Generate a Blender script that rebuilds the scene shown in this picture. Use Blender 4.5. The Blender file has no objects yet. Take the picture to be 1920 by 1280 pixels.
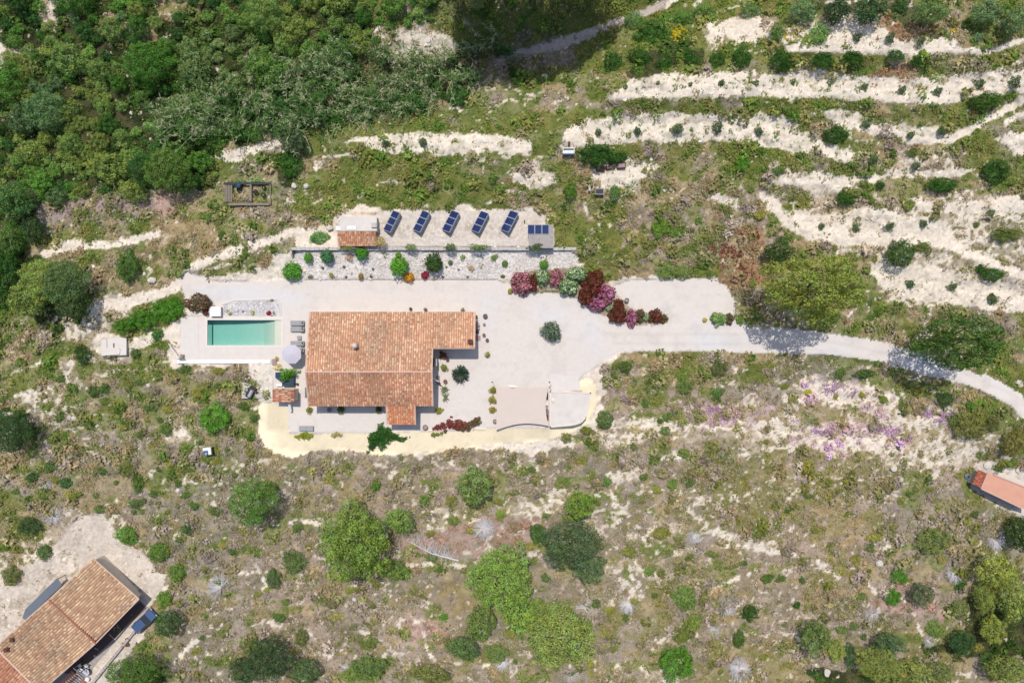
import bpy, math, random
import numpy as np
from mathutils import Vector, Matrix

R = math.radians
random.seed(7)
rng = np.random.default_rng(11)
scene = bpy.context.scene
col = scene.collection

# ------------------------------------------------------------------ camera, world, sun
SC = 13.0          # plan units per metre
H = 100.0          # height of the drone over the courtyard
cam = bpy.data.cameras.new('camera'); cam.lens = 36 * SC * H / 1920; cam.sensor_width = 36
cam.clip_end = 3000
camo = bpy.data.objects.new('camera', cam); col.objects.link(camo)
camo.location = (0, 0, H); scene.camera = camo

SUN = Vector((0.06, -0.37, -1)).normalized()
elev = math.asin(-SUN.z); azim = math.atan2(-SUN.x, -SUN.y)
w = bpy.data.worlds.new('World'); scene.world = w; w.use_nodes = True
nt = w.node_tree; nt.nodes.clear()
sky = nt.nodes.new('ShaderNodeTexSky'); sky.sky_type = 'NISHITA'; sky.sun_disc = False
sky.sun_elevation = elev; sky.sun_rotation = azim; sky.air_density = 1.0; sky.dust_density = 1.5
bg = nt.nodes.new('ShaderNodeBackground'); bg.inputs[1].default_value = 0.145
wo = nt.nodes.new('ShaderNodeOutputWorld')
nt.links.new(sky.outputs[0], bg.inputs[0]); nt.links.new(bg.outputs[0], wo.inputs[0])
sl = bpy.data.lights.new('sun', 'SUN'); sl.energy = 3.98; sl.angle = R(0.5); sl.color = (1, 0.965, 0.91)
so = bpy.data.objects.new('sun', sl); col.objects.link(so); so.location = (0, 40, 90)
so.rotation_euler = SUN.to_track_quat('-Z', 'Y').to_euler()
scene.view_settings.view_transform = 'Standard'; scene.view_settings.look = 'None'
scene.view_settings.exposure = -0.10; scene.view_settings.gamma = 1
scene.view_settings.use_curve_mapping = False

# ------------------------------------------------------------------ colour
ALB = 0.70
def lin(c):
    c = np.asarray(c, float) / 255
    return np.where(c <= 0.04045, c / 12.92, ((c + 0.055) / 1.055) ** 2.4)
def alb(r, g, b, k=1.0):
    v = lin((r, g, b)) * ALB * k
    return tuple(float(x) for x in v)

# ------------------------------------------------------------------ noise
_tab = np.random.default_rng(5).random((256, 256))
def vn(x, y, s, seed=0):
    x = np.asarray(x, float) / s + seed * 17.31; y = np.asarray(y, float) / s + seed * 9.77
    xi = np.floor(x).astype(int); yi = np.floor(y).astype(int)
    fx = x - xi; fy = y - yi
    fx = fx * fx * (3 - 2 * fx); fy = fy * fy * (3 - 2 * fy)
    a = _tab[xi & 255, yi & 255]; b = _tab[(xi + 1) & 255, yi & 255]
    c = _tab[xi & 255, (yi + 1) & 255]; d = _tab[(xi + 1) & 255, (yi + 1) & 255]
    return (a * (1 - fx) + b * fx) * (1 - fy) + (c * (1 - fx) + d * fx) * fy
def fbm(x, y, s, seed=0, o=3):
    t = 0; n = 0; a = 1.0
    for i in range(o):
        t = t + a * vn(x, y, s / 2 ** i, seed + i * 3.7); n += a; a *= 0.55
    return t / n

# ------------------------------------------------------------------ plan helpers
def pip(poly, X, Y):
    P = np.array(poly, float); out = np.zeros(X.shape, bool)
    bb = (X >= P[:, 0].min()) & (X <= P[:, 0].max()) & (Y >= P[:, 1].min()) & (Y <= P[:, 1].max())
    x = X[bb]; y = Y[bb]; r = np.zeros(x.shape, bool)
    for i in range(len(P)):
        x1, y1 = P[i - 1]; x2, y2 = P[i]
        if y1 == y2: continue
        c = ((y1 > y) != (y2 > y)) & (x < (x2 - x1) * (y - y1) / (y2 - y1) + x1)
        r ^= c
    out[bb] = r
    return out
def pdist(line, X, Y, reach=60):
    P = np.array(line, float); D = np.full(X.shape, 1e9)
    bb = (X >= P[:, 0].min() - reach) & (X <= P[:, 0].max() + reach) & (Y >= P[:, 1].min() - reach) & (Y <= P[:, 1].max() + reach)
    x = X[bb]; y = Y[bb]; d = np.full(x.shape, 1e9)
    for i in range(len(P) - 1):
        ax, ay = P[i]; bx, by = P[i + 1]; vx, vy = bx - ax, by - ay
        t = np.clip(((x - ax) * vx + (y - ay) * vy) / (vx * vx + vy * vy + 1e-9), 0, 1)
        d = np.minimum(d, np.hypot(x - ax - t * vx, y - ay - t * vy))
    D[bb] = d
    return D

COURT = [(395,527),(560,524),(930,522),(965,540),(1000,548),(1045,548),(1090,562),(1130,590),(1165,606),(1150,535),(1185,524),(1240,522),(1335,520),(1360,532),(1382,568),(1374,600),
 (1400,608),(1440,610),(1520,620),(1600,630),(1680,646),(1740,668),(1800,690),(1850,702),(1900,730),(1990,790),(1990,850),(1935,800),(1900,765),(1860,742),(1800,718),(1740,705),(1680,686),(1620,673),(1540,665),
 (1440,661),(1300,659),(1200,659),(1160,662),(1130,680),(1090,705),(1085,715),(1090,735),(1035,735),(1030,800),(930,803),(870,806),(790,808),(700,812),(560,812),(543,810),(540,765),(515,755),
 (510,700),(515,690),(500,680),(338,680),(338,593),(395,590),(395,572),(345,560),(335,520),(350,508)]
EMB = [(512,752),(490,755),(482,775),(484,800),(492,830),(515,850),(545,858),(600,845),(640,842),(690,850),(760,852),(800,848),(860,842),(940,832),(1010,828),(1062,818),(1100,798),(1112,770),
 (1120,745),(1116,722),(1108,712),(1092,712),(1085,720),(1090,735),(1105,740),(1098,775),(1080,795),(1030,800),(930,803),(870,806),(790,808),(700,812),(560,812),(543,810),(540,765)]
SOLAR = [(636,405),(705,405),(722,393),(860,395),(960,392),(1012,400),(1026,408),(1040,430),(1040,463),(634,463)]
ROCKG = [(556,468),(1080,468),(1088,500),(1060,515),(960,520),(930,523),(570,523),(545,505)]
FARM = [(-60,1120),(0,1100),(40,1060),(90,1040),(130,985),(150,965),(200,962),(218,1000),(225,1025),(262,1030),(290,1068),(312,1080),(302,1110),(285,1135),(282,1175),(245,1225),(205,1290),(150,1400),(-80,1400)]
HUTP = [(1830,860),(1990,890),(1990,980),(1900,965),(1815,915)]
POOLBED = [(417,572),(440,564),(520,562),(526,570),(526,593),(415,593)]

SOILP = [
 [(1478,92),(1498,62),(1560,45),(1625,42),(1655,52),(1690,78),(1740,62),(1790,70),(1800,92),(1700,99),(1600,97)],
 [(1325,45),(1360,33),(1430,38),(1445,62),(1425,88),(1380,72),(1335,70)],
 [(1150,182),(1190,148),(1260,139),(1320,137),(1440,135),(1500,129),(1580,132),(1620,140),(1700,148),(1800,141),(1860,130),(1960,126),(1960,168),(1860,176),(1760,192),(1620,186),(1440,181),(1260,185)],
 [(1047,276),(1060,245),(1090,225),(1160,215),(1250,211),(1330,215),(1440,215),(1490,220),(1500,245),(1560,268),(1602,290),(1592,304),(1540,291),(1440,278),(1330,263),(1200,268),(1120,272),(1060,281)],
 [(1530,207),(1600,206),(1640,228),(1690,234),(1730,238),(1770,240),(1800,250),(1770,268),(1700,262),(1630,250),(1570,235)],
 [(1450,325),(1520,322),(1600,332),(1640,322),(1660,333),(1620,352),(1560,358),(1500,350),(1455,345)],
 [(1660,318),(1730,322),(1780,312),(1830,315),(1800,332),(1720,336),(1665,332)],
 [(1425,360),(1445,362),(1478,393),(1520,400),(1580,403),(1612,390),(1650,384),(1690,398),(1760,412),(1790,432),(1800,470),(1740,462),(1660,455),(1580,458),(1520,446),(1480,420),(1448,390)],
 [(1630,490),(1700,496),(1780,500),(1830,522),(1890,532),(1960,535),(1960,588),(1860,582),(1780,572),(1700,560),(1650,540)],
 [(1700,372),(1800,376),(1960,360),(1960,395),(1880,405),(1790,402),(1720,395)],
 [(1870,260),(1960,230),(1960,300),(1900,290)],
 [(650,262),(720,252),(790,246),(840,248),(900,252),(960,255),(995,265),(1000,286),(960,291),(900,286),(840,288),(780,291),(720,288),(680,275)],
 [(1108,320),(1140,303),(1220,299),(1245,318),(1205,332),(1185,352),(1115,356)],
 [(1320,365),(1345,361),(1388,370),(1390,392),(1375,391),(1350,378)],
 [(750,68),(830,60),(862,85),(850,108),(800,105),(765,110),(750,90)],
 [(960,325),(1040,322),(1045,345),(1000,356),(965,345)],
 [(100,450),(160,448),(150,470),(90,478)],
 [(285,622),(340,600),(340,640),(300,640),(240,660),(238,640)],[(172,640),(185,625),(240,625),(240,660),(180,665),(170,655)],
 [(28,735),(70,728),(68,760),(100,780),(60,765),(30,755)],[(170,712),(210,695),(215,702),(190,712)],
 [(300,815),(330,800),(355,805),(365,785),(372,800),(350,822),(310,830)],
 [(1460,735),(1500,714),(1560,713),(1640,726),(1690,748),(1650,765),(1560,758),(1480,762)],
 [(1715,770),(1760,752),(1800,770),(1785,800),(1740,805),(1712,790)],
 [(1710,868),(1725,835),(1760,825),(1800,850),(1850,835),(1850,852),(1800,868),(1750,878)],
 [(1440,780),(1480,775),(1540,800),(1620,815),(1700,835),(1730,870),(1660,855),(1560,835),(1490,815),(1440,800)],
 [(1845,800),(1880,815),(1875,835),(1850,822)],[(1870,845),(1910,862),(1905,868),(1868,856)],
 [(960,862),(1005,860),(1010,880),(975,885)],[(1210,858),(1260,845),(1305,848),(1270,862),(1220,866)],
 [(1130,788),(1180,782),(1240,786),(1330,800),(1280,808),(1160,806)],
 [(1140,905),(1150,930),(1180,950),(1160,955),(1142,935)],
 [(800,958),(840,955),(850,972),(810,975)],[(620,745),(610,740),(612,738)],
 [(1160,1085),(1190,1090),(1205,1120),(1180,1135),(1160,1115)],
 [(1345,990),(1370,1000),(1440,1012),(1450,1030),(1380,1028),(1345,1020)],
 [(1640,1000),(1665,1008),(1675,1032),(1655,1034),(1642,1015)],
 [(1530,1050),(1560,1060),(1575,1080),(1545,1075)],
 [(95,30),(85,0),(108,0),(102,28)],[(-10,40),(6,70),(5,130),(-10,130)],
 [(400,292),(460,275),(535,262),(530,275),(470,292),(420,305)],
 [(1105,270),(1130,262),(1150,268),(1120,276)],
]
SOILL = [ # smooth tracks (line, half width)
 ([(1124,336),(1150,330),(1200,322)],15),([(1118,345),(1180,342)],7),
 ([(1478,92),(1560,95),(1640,97),(1720,97),(1800,95),(1840,98),(1880,88),(1960,62)],6),
 ([(1145,182),(1200,178),(1320,172),(1440,174),(1560,178),(1620,181),(1700,186),(1760,190),(1800,184),(1880,168),(1960,150)],7),
 ([(1700,262),(1780,263),(1820,242),(1870,212),(1960,165)],8),
 ([(1885,228),(1960,200)],6),
 ([(1440,340),(1500,345),(1600,342),(1700,326),(1800,322)],5),
 ([(1430,365),(1450,390),(1480,420),(1520,442),(1580,453),(1660,452),(1740,450),(1790,462),(1850,490),(1895,508),(1960,530)],9),
 ([(1890,520),(1885,560),(1960,580)],6),
 ([(630,430),(590,432),(540,438),(490,455),(440,470),(400,485),(360,502),(345,520),(350,545)],8.5),
 ([(470,470),(430,485),(400,505)],1.6),
 ([(175,577),(240,566),(300,550),(345,530)],11),
 ([(85,475),(140,462),(200,458),(250,450),(295,438)],7),
 ([(940,112),(1020,88),(1100,62),(1160,42),(1240,12),(1300,-20)],7),
 ([(990,95),(1060,80),(1110,62)],9),
 ([(900,248),(913,215),(930,200)],2.2),([(925,160),(935,182),(950,190)],1.5),
 ([(605,296),(640,290),(690,294)],2.5),([(600,262),(608,282),(596,300),(590,325)],3.5),
 ([(420,800),(470,768),(495,758)],3),
 ([(440,725),(460,712),(480,705)],2.5),
 ([(1140,802),(1200,800),(1260,804),(1340,808)],2),([(1180,790),(1300,800),(1440,806),(1500,815)],3),
 ([(1560,838),(1640,850),(1720,874)],2),([(1480,890),(1580,925),(1660,940)],1.5),([(1590,895),(1640,910),(1700,940)],2),
 ([(1400,1030),(1440,1032),(1530,1050),(1570,1080)],4),([(1625,1090),(1648,1120),(1650,1150)],4),([(1700,1140),(1720,1160),(1730,1190)],4),
 ([(615,1235),(650,1190),(670,1178),(690,1188)],4),([(725,1215),(760,1195),(745,1170)],4),([(750,1160),(785,1165),(800,1210),(815,1240)],3.5),([(830,1240),(900,1250),(960,1240)],3),
 ([(1185,1080),(1200,1095)],4),([(1150,970),(1170,975),(1195,1000),(1230,1035)],4),([(1250,1040),(1280,1030)],4),([(1330,1105),(1380,1085),(1410,1075)],3),
 ([(1330,1010),(1345,990),(1370,1020),(1430,1030)],4),([(1125,1255),(1180,1240),(1220,1260),(1260,1285)],4),([(1230,1215),(1245,1195)],5),
 ([(515,985),(560,976),(600,978)],4),([(765,1060),(800,1055),(870,1062)],5),([(300,920),(340,905),(380,900),(420,880),(500,862)],3),([(330,925),(350,890)],3),
 ([(370,915),(430,905)],2),([(480,1060),(500,1100)],3.5),([(495,1160),(520,1175),(545,1160)],3.5),([(570,1180),(600,1200),(610,1230)],3),
 ([(540,880),(545,920)],2),([(700,870),(745,880),(730,895)],4),([(840,860),(860,880),(900,870)],4),([(930,885),(960,880),(1000,878)],4),([(1000,920),(1040,870),(1060,860)],3),
 ([(1100,925),(1150,930),(1160,900)],2.5),([(1320,860),(1400,850),(1440,865)],2.5),([(1290,950),(1340,935),(1360,900)],2),([(0,1010),(40,990),(60,980)],2),
 ([(20,700),(60,690),(80,680)],2.5),([(330,1245),(350,1215),(370,1200)],4),([(400,1150),(440,1140)],3),([(450,1075),(500,1070)],2.5),
]
# ground cover classes on a coarse plan map (cells of 40 units)
RLE = ["f2w1f4b2f9o1w1o2g9g7x5o5","f5b2f11w2b1g10g2w4w4r3o4","w1f13x4w3x3m3g3f3o1g4g4w1o6".replace('o6','o5'),"f13x9m2g3o2f2o10r2o5","f12x9f1o6g4o16","f12x7f1o3g5o20",
 "f10f2b3o3o6o2b2g2o18","f8f2o3f1b2g5o5b2o6g3o5w3o3","f10o1b2f1g6o4w2o1b1w2b4o2w4o8","f2m5c1b4o2g4g3o6o2b5o3o1w4w6","f2o4g1b4m2b3s10g3m3o2m2o1w11","f1b2o3b3b3o2s12g4o4r2o3w9",
 "f2o2b2o3b4s13g3b3o2r3o4w7","f4b3b2s16o2s7r2o5w7","f4w2g3s25o8b1o5","o2f1w2g3s27b3o10","o4w2o2s21b3o6o6o4","o3w1o4o4s16o2o6m4o8","o1w2o6o3s15s1m1o5m3p5o6","f1m1o9o1s16m5p3b5w3o4",
 "f2o6o3m1s15m1w9p5w5o1","b2o7m3b2m14m6y7w5o2","o3b4o3m4m14w2m3y9m3o3","o3b3m5m13w3m4y9m4y4","o2w4m6m8w3c3m4w2y9m4y3","o1w5m1m9b3c4c2m6m3y5m6y3","w7m7m5b2m7w3m6y3m5y3",
 "s8m12b3m7y3m5y3c3y4","s7m14b2m6y4m5y3c3f4","s7m12c2m7y4m7y3o3f3","s6m14c1y5m7y4m3y3f5","s4o2f2m12y4m6w2y6f5y5"]
import re
CL = 'fgobmyswprcx'
cmap = np.zeros((32, 48), int)
for j, s in enumerate(RLE):
    t = ''.join(c * int(n) for c, n in re.findall(r'([a-z])(\d+)', s))
    t = (t + t[-1] * 48)[:48]
    cmap[j] = [CL.index(c) for c in t]
GC = { # ground colours (as seen in sun) and share of bare soil
 'f': ((84,78,54),(56,58,34),.03), 'g': ((126,124,70),(104,110,56),.02), 'o': ((142,138,96),(116,122,68),.04), 'b': ((170,152,120),(150,134,98),.10),
 'm': ((164,148,132),(142,130,108),.10), 'y': ((148,138,102),(130,124,80),.08), 's': ((224,212,198),(204,190,172),.7), 'w': ((182,166,144),(150,138,104),.42),
 'p': ((190,168,160),(160,140,110),.38), 'r': ((164,130,102),(146,120,86),.08), 'c': ((178,152,138),(162,136,120),.05), 'x': ((110,104,72),(86,88,54),.03)}
GA = lin([GC[c][0] for c in CL]); GB = lin([GC[c][1] for c in CL]); GS = np.array([GC[c][2] for c in CL])

def classify(X, Y):
    wx = (fbm(X, Y, 60, 1) - .5) * 70; wy = (fbm(X, Y, 60, 2) - .5) * 70
    cx = (X + wx) / 40 - .5; cy = (Y + wy) / 40 - .5
    xi = np.floor(cx).astype(int); yi = np.floor(cy).astype(int); fx = cx - xi; fy = cy - yi
    best = np.full(X.shape, -1.0); cls = np.zeros(X.shape, int)
    ws = [((1-fx)*(1-fy), 0, 0), (fx*(1-fy), 1, 0), ((1-fx)*fy, 0, 1), (fx*fy, 1, 1)]
    for k, (wt, dx, dy) in enumerate(ws):
        c = cmap[np.clip(yi + dy, 0, 31), np.clip(xi + dx, 0, 47)]
        sc = wt + (vn(X, Y, 14, 20) * (c * 0.37 % 1) + vn(X, Y, 9, 21) * (c * .73 % 1)) * .5
        m = sc > best; best = np.where(m, sc, best); cls = np.where(m, c, cls)
    a = fbm(X * .7, Y, 30, 23, 3); b = fbm(X * .7, Y, 22, 24, 3); I = CL.index; up = ((Y < 330) | ((X > 560) & (Y < 380))) * .07; a = a - up; b = b - up
    out = cls.copy()
    out[(cls == I('o')) & (a > .585)] = I('m'); out[(cls == I('o')) & (b > .60)] = I('b'); out[(cls == I('o')) & (a < .37)] = I('g')
    out[(cls == I('m')) & (a > .62)] = I('o'); out[(cls == I('m')) & (b > .64)] = I('b'); out[(cls == I('y')) & (a > .56)] = I('m'); out[(cls == I('y')) & (b > .68)] = I('b')
    out[(cls == I('g')) & (a > .62)] = I('o'); out[(cls == I('b')) & (a > .60)] = I('o'); out[(cls == I('c')) & (b > .56)] = I('m'); out[(cls == I('r')) & (b > .53)] = I('b')
    return out

def ground(X, Y):
    X = np.asarray(X, float); Y = np.asarray(Y, float)
    n1 = fbm(X, Y, 24, 4); n2 = fbm(X, Y, 7, 5, 2); n3 = vn(X, Y, 3.2, 6)
    cls = classify(X, Y)
    mix = np.clip((n1 - .5) * 4 + .5, 0, 1)[..., None]
    rgb = (GA[cls] * (1 - mix) + GB[cls] * mix) * (1.22 + (vn(X, Y, 5, 7) - .5) * .25)[..., None]
    # slow hue drift
    dr = (fbm(X, Y, 150, 8) - .5)[..., None]
    rgb = rgb * (1 + dr * np.array([.5, .25, .2]))
    wx = X + (fbm(X, Y, 18, 11) - .5) * 20 + (n3 - .5) * 5; wy = Y + (fbm(X, Y, 18, 12) - .5) * 16 + (vn(X, Y, 3.2, 13) - .5) * 5
    soil = np.zeros(X.shape)
    for p in SOILP: soil = np.maximum(soil, np.where(pip(p, wx, wy), 1.0, 0))
    wx2 = X + (fbm(X, Y, 14, 14) - .5) * 8; wy2 = Y + (fbm(X, Y, 14, 15) - .5) * 8
    track = np.zeros(X.shape)
    for l, hw in SOILL: track = np.maximum(track, np.clip((hw + .8 - pdist(l, wx2, wy2) + (n3 - .5) * 3.5 - (0 if hw > 5 else (fbm(X, Y, 13, 19, 2) - .44).clip(0) * 36)) / 1.6, 0, 1))
    # veins and specks of bare ground in the scrub
    ridge = np.abs(fbm(X * .5 + Y * .12, Y * 1.05, 40, 16) - .5); gate = fbm(X * .6, Y, 100, 17)
    fr = GS[cls]
    vein = np.clip((fr * .10 + (gate - .5) * .10 - ridge) / .012, 0, 1)
    speck = np.clip((n2 + n1 * .6 - (1.17 - fr * .62)) / .05, 0, 1)
    r2 = np.abs(fbm(X * .7 + Y * .2, Y, 26, 18) - .5); v2 = np.clip((fr * .12 + (gate - .5) * .07 - r2 - .002) / .012, 0, 1) * (n2 > .46) * np.isin(cls, [CL.index(q) for q in 'mypcw'])
    auto = np.maximum(np.maximum(vein, v2) * (n2 > .42), speck)
    # weeds in the bare ground
    weed = np.clip((fbm(X, Y, 15, 30, 3) - .60) / .06, 0, 1) * .55 + np.clip((vn(X, Y, 3.4, 31) - .74) / .1, 0, 1) * .45
    soil = np.maximum(soil * (1 - np.clip(weed + (np.clip((fbm(X, Y, 9, 36, 3) - .5) / .08, 0, 1) * (Y > 690)), 0, 1) * np.where(Y > 690, .85, .62)), auto * .85)
    soil = np.maximum(soil, track)
    sc = lin((246, 231, 211)) * (1 + (n1 - .5) * .22 + (n3 - .5) * .22)[..., None]
    rgb = rgb * (1 - soil[..., None]) + sc * soil[..., None]
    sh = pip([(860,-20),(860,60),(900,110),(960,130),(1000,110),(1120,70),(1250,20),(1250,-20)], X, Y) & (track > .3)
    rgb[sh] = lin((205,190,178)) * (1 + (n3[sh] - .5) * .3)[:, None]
    mv = pip([(75,385),(150,377),(270,378),(300,380),(265,402),(180,405),(140,428),(130,405),(85,402)], wx, wy)
    rgb[mv] = lin((176,152,152)) * (1 + (n2[mv] - .5) * .4)[:, None]
    pink = pip([(1320,770),(1370,752),(1440,765),(1400,800),(1340,790)], wx, wy)
    reg = np.zeros(X.shape, int)
    reg[(soil > .55) & (np.isin(cls, [CL.index('o'), CL.index('w'), CL.index('g'), CL.index('b'), CL.index('r')])) & (Y < 620)] = 4
    reg[track > .5] = 5
    # man made areas
    lx = X + (n3 - .5) * 2.2 + (n1 - .5) * 5; ly = Y + (vn(X, Y, 3.2, 13) - .5) * 2.2 + (fbm(X, Y, 24, 33) - .5) * 5
    fm = pip(FARM, wx, wy)
    cf = lin((222,208,192)) * (1 + (n1 - .5) * .5 + (n3 - .5) * .3)[..., None]
    wf = np.clip(weed * 1.0, 0, 1)[..., None] * (np.clip((X < 150) & (Y < 1230), 0, 1)[..., None] * .8 + .1)
    cf = cf * (1 - wf) + lin((160,140,115)) * wf
    rgb[fm] = cf[fm]; reg[fm] = 7
    hp = pip(HUTP, wx, wy); rgb[hp] = (lin((225,212,200)) * (1 + (n1 - .5) * .6)[..., None])[hp]; reg[hp] = 7
    sm = pip(SOLAR, lx, ly)
    cs = lin((226,213,199)) * (1 + (n1 - .5) * .15 + (n3 - .5) * .12)[..., None]
    pb = (np.clip((fbm(X, Y, 9, 41, 2) - .62) / .06, 0, 1) * np.clip((Y - 405) / 20, 0, 1) * np.clip((450 - Y) / 12, 0, 1))[..., None]
    cs = cs * (1 - pb * .6) + lin((176,158,140)) * pb * .6
    rgb[sm] = cs[sm]; reg[sm] = 8
    rk = pip(ROCKG, X, Y)
    cr = lin((250,240,232)) * 1.05 * (1 + (n1 - .5) * .45 + (n3 - .5) * .35)[..., None]
    gq = np.clip((fbm(X, Y, 40, 44) - .52) / .12, 0, 1)[..., None]
    cr = cr * (1 - gq * .35) + lin((190,184,182)) * gq * .35
    rgb[rk] = cr[rk]; reg[rk] = 6
    cm = pip(COURT, lx, ly)
    cc = lin((235,224,214)) * (1 + (fbm(X, Y, 90, 50) - .5) * .07 + (n3 - .5) * .035)[..., None]
    cool = np.clip((fbm(X, Y, 70, 52, 2) - .45) / .2, 0, 1) * np.clip(1 - np.abs(Y - (600 + (X - 1000) * .12)) / 60, 0, 1) * (X > 900) + \
           np.clip(1 - pdist([(380,548),(470,552),(560,560)], X, Y) / 22, 0, 1) * (X < 600)
    cool = np.clip(cool, 0, 1)[..., None]
    cc = cc * (1 - cool * .6) + lin((229,228,230)) * cool * .6
    trk = np.clip(1 - np.abs(pdist([(1160,635),(1400,636),(1560,650),(1700,680),(1800,705),(1900,750),(1990,820)], X, Y) - 9) / 5, 0, 1)[..., None]
    cc = cc * (1 - trk * .08)
    dv = np.clip((vn(X, Y, 20, 60) - .6) / .2, 0, 1)[..., None] * (X > 1150)[..., None]
    cc = cc * (1 - dv * .06)
    for ln_, wd_ in (([(1040,690),(1010,640),(1040,585),(1110,600),(1180,634)], 8), ([(560,548),(700,552),(880,556),(960,580),(1060,625),(1160,636)], 9), ([(1180,634),(1250,590),(1320,560)], 8)):
        dd = pdist(ln_, X, Y); cc = cc * (1 - np.clip(1 - np.abs(dd - wd_) / 3.5, 0, 1)[..., None] * .035 * (fbm(X, Y, 30, 55) > .42)[..., None])
    cc = cc * (1 - (np.clip((fbm(X, Y, 18, 56, 3) - .60) / .08, 0, 1) * .05 + np.clip((vn(X, Y, 3, 57) - .93) / .03, 0, 1) * .14)[..., None])
    rgb[cm] = cc[cm]; reg[cm & (X <= 1160)] = 1; reg[cm & (X > 1160)] = 2
    em = pip(EMB, lx + (n2 - .5) * 7, ly + (fbm(X, Y, 7, 34, 2) - .5) * 9) & ~cm
    ce = lin((255,236,200)) * 1.2 * (1 + (n1 - .5) * .10 + (n3 - .5) * .05)[..., None]
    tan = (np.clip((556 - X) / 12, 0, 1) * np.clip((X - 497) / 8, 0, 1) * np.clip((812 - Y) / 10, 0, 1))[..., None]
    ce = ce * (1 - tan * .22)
    ce = ce * (1 - (np.clip((fbm(X, Y, 16, 58, 3) - .58) / .08, 0, 1) * .07 + np.clip((vn(X, Y, 3.2, 59) - .92) / .03, 0, 1) * .15)[..., None]); rgb[em] = ce[em]; reg[em] = 3
    bed = pip([(955,530),(968,515),(1010,505),(1100,500),(1140,530),(1170,570),(1205,590),(1250,590),(1252,605),(1205,610),(1160,604),(1120,585),(1085,560),(1045,545),(1000,546),(975,548)], lx, ly)
    rgb[bed] = (lin((190,170,150)) * (1 + (n2 - .5) * .5)[..., None])[bed]; reg[bed] = 9
    br = pip(POOLBED, X, Y); rgb[br] = (lin((205,202,204)) * (1 + (n2 - .5) * .5 + (n3 - .5) * .5)[..., None])[br]; reg[br] = 6
    rgb = rgb * (1 + (n2 - .5) * .18 + (vn(X, Y, 2.6, 70) - .5) * .10)[..., None] * ALB if False else rgb * ALB
    far = np.clip(np.maximum(np.maximum(-X - 90, X - 2010), np.maximum(-Y - 75, Y - 1350)) / 60, 0, 1)[..., None]
    nf = (vn(X, Y, 500, 61) - .5)[..., None]
    rgb = rgb * (1 - far) + lin((138,130,92)) * ALB * (1 + nf * .5) * far; reg = np.where(far[..., 0] > .3, 0, reg)
    return np.clip(rgb, 0.005, .9), reg, np.maximum(soil, 0), cls

# ------------------------------------------------------------------ terrain heights
G8 = 8
gx = np.arange(-400, 2400, G8); gy = np.arange(-400, 1760, G8)
GX, GY = np.meshgrid(gx, gy)
hz = np.where(GY < 500, (500 - GY) * .017, -(GY - 700).clip(0) * .0145)
hz = np.where((GX < 700) & (GY < 400), (GX / 700) * hz * .5, hz)
fix = np.zeros(GX.shape, bool)
def cpoly(p, z):
    m = pip(p, GX.astype(float), GY.astype(float)); hz[m] = z; fix[m] = True
def cline(l, z, hw=8):
    m = pdist(l, GX.astype(float), GY.astype(float)) < hw; hz[m] = z; fix[m] = True
fix[[0, -1], :] = True; fix[:, [0, -1]] = True
cline([(560,522),(1080,522)], .25, 6); cline([(560,474),(1080,474)], 1.95, 6)
cline([(250,240),(500,240),(700,190),(900,130),(1000,100),(1250,10),(1400,-60)], .8, 14)
cline([(0,0),(300,20),(600,-20)], 3.2, 10); cline([(0,-300),(2300,-300)], 9, 8)
cline([(660,270),(820,268),(990,272)], 4.6, 11); cline([(1060,255),(1250,240),(1450,245),(1590,295)], 5.6, 14)
cline([(1160,175),(1400,165),(1600,165),(1750,175),(1900,155),(2200,120)], 7.4, 14)
cline([(1480,85),(1650,85),(1800,90),(1900,75)], 9.0, 12)
cline([(1560,225),(1700,250),(1780,262),(1900,200)], 5.9, 9); cline([(1450,335),(1600,342),(1800,322)], 4.6, 8)
cline([(1440,375),(1520,430),(1650,445),(1780,455),(1900,510)], 3.0, 12); cline([(1640,520),(1800,545),(1950,560)], 1.7, 12)
cline([(1115,330),(1230,320)], 3.9, 12)
cline([(85,475),(300,440)], .9, 8); cline([(180,575),(340,535)], .1, 9); cline([(620,432),(440,470),(360,500)], 1.2, 7)
cline([(0,650),(120,720),(300,760),(470,800)], -1.6, 8)
cline([(482,790),(500,845),(600,852),(760,858),(940,838),(1062,824),(1106,800),(1125,745)], -1.5, 8)
cline([(1140,806),(1340,806),(1500,818),(1720,870)], -2.1, 8); cline([(1200,700),(1500,705),(1700,735),(1900,850)], -.9, 6)
cline([(1460,745),(1660,755),(1780,790)], -1.4, 8)
cpoly(FARM, -6.0); cpoly(HUTP, -3.2)
cpoly(COURT, 0.0); cpoly(SOLAR, 2.5)
for it in range(900):
    a = (hz[1:-1, :-2] + hz[1:-1, 2:] + hz[:-2, 1:-1] + hz[2:, 1:-1]) * .25
    c = hz[1:-1, 1:-1]; hz[1:-1, 1:-1] = np.where(fix[1:-1, 1:-1], c, c + (a - c) * 1.0)
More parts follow.
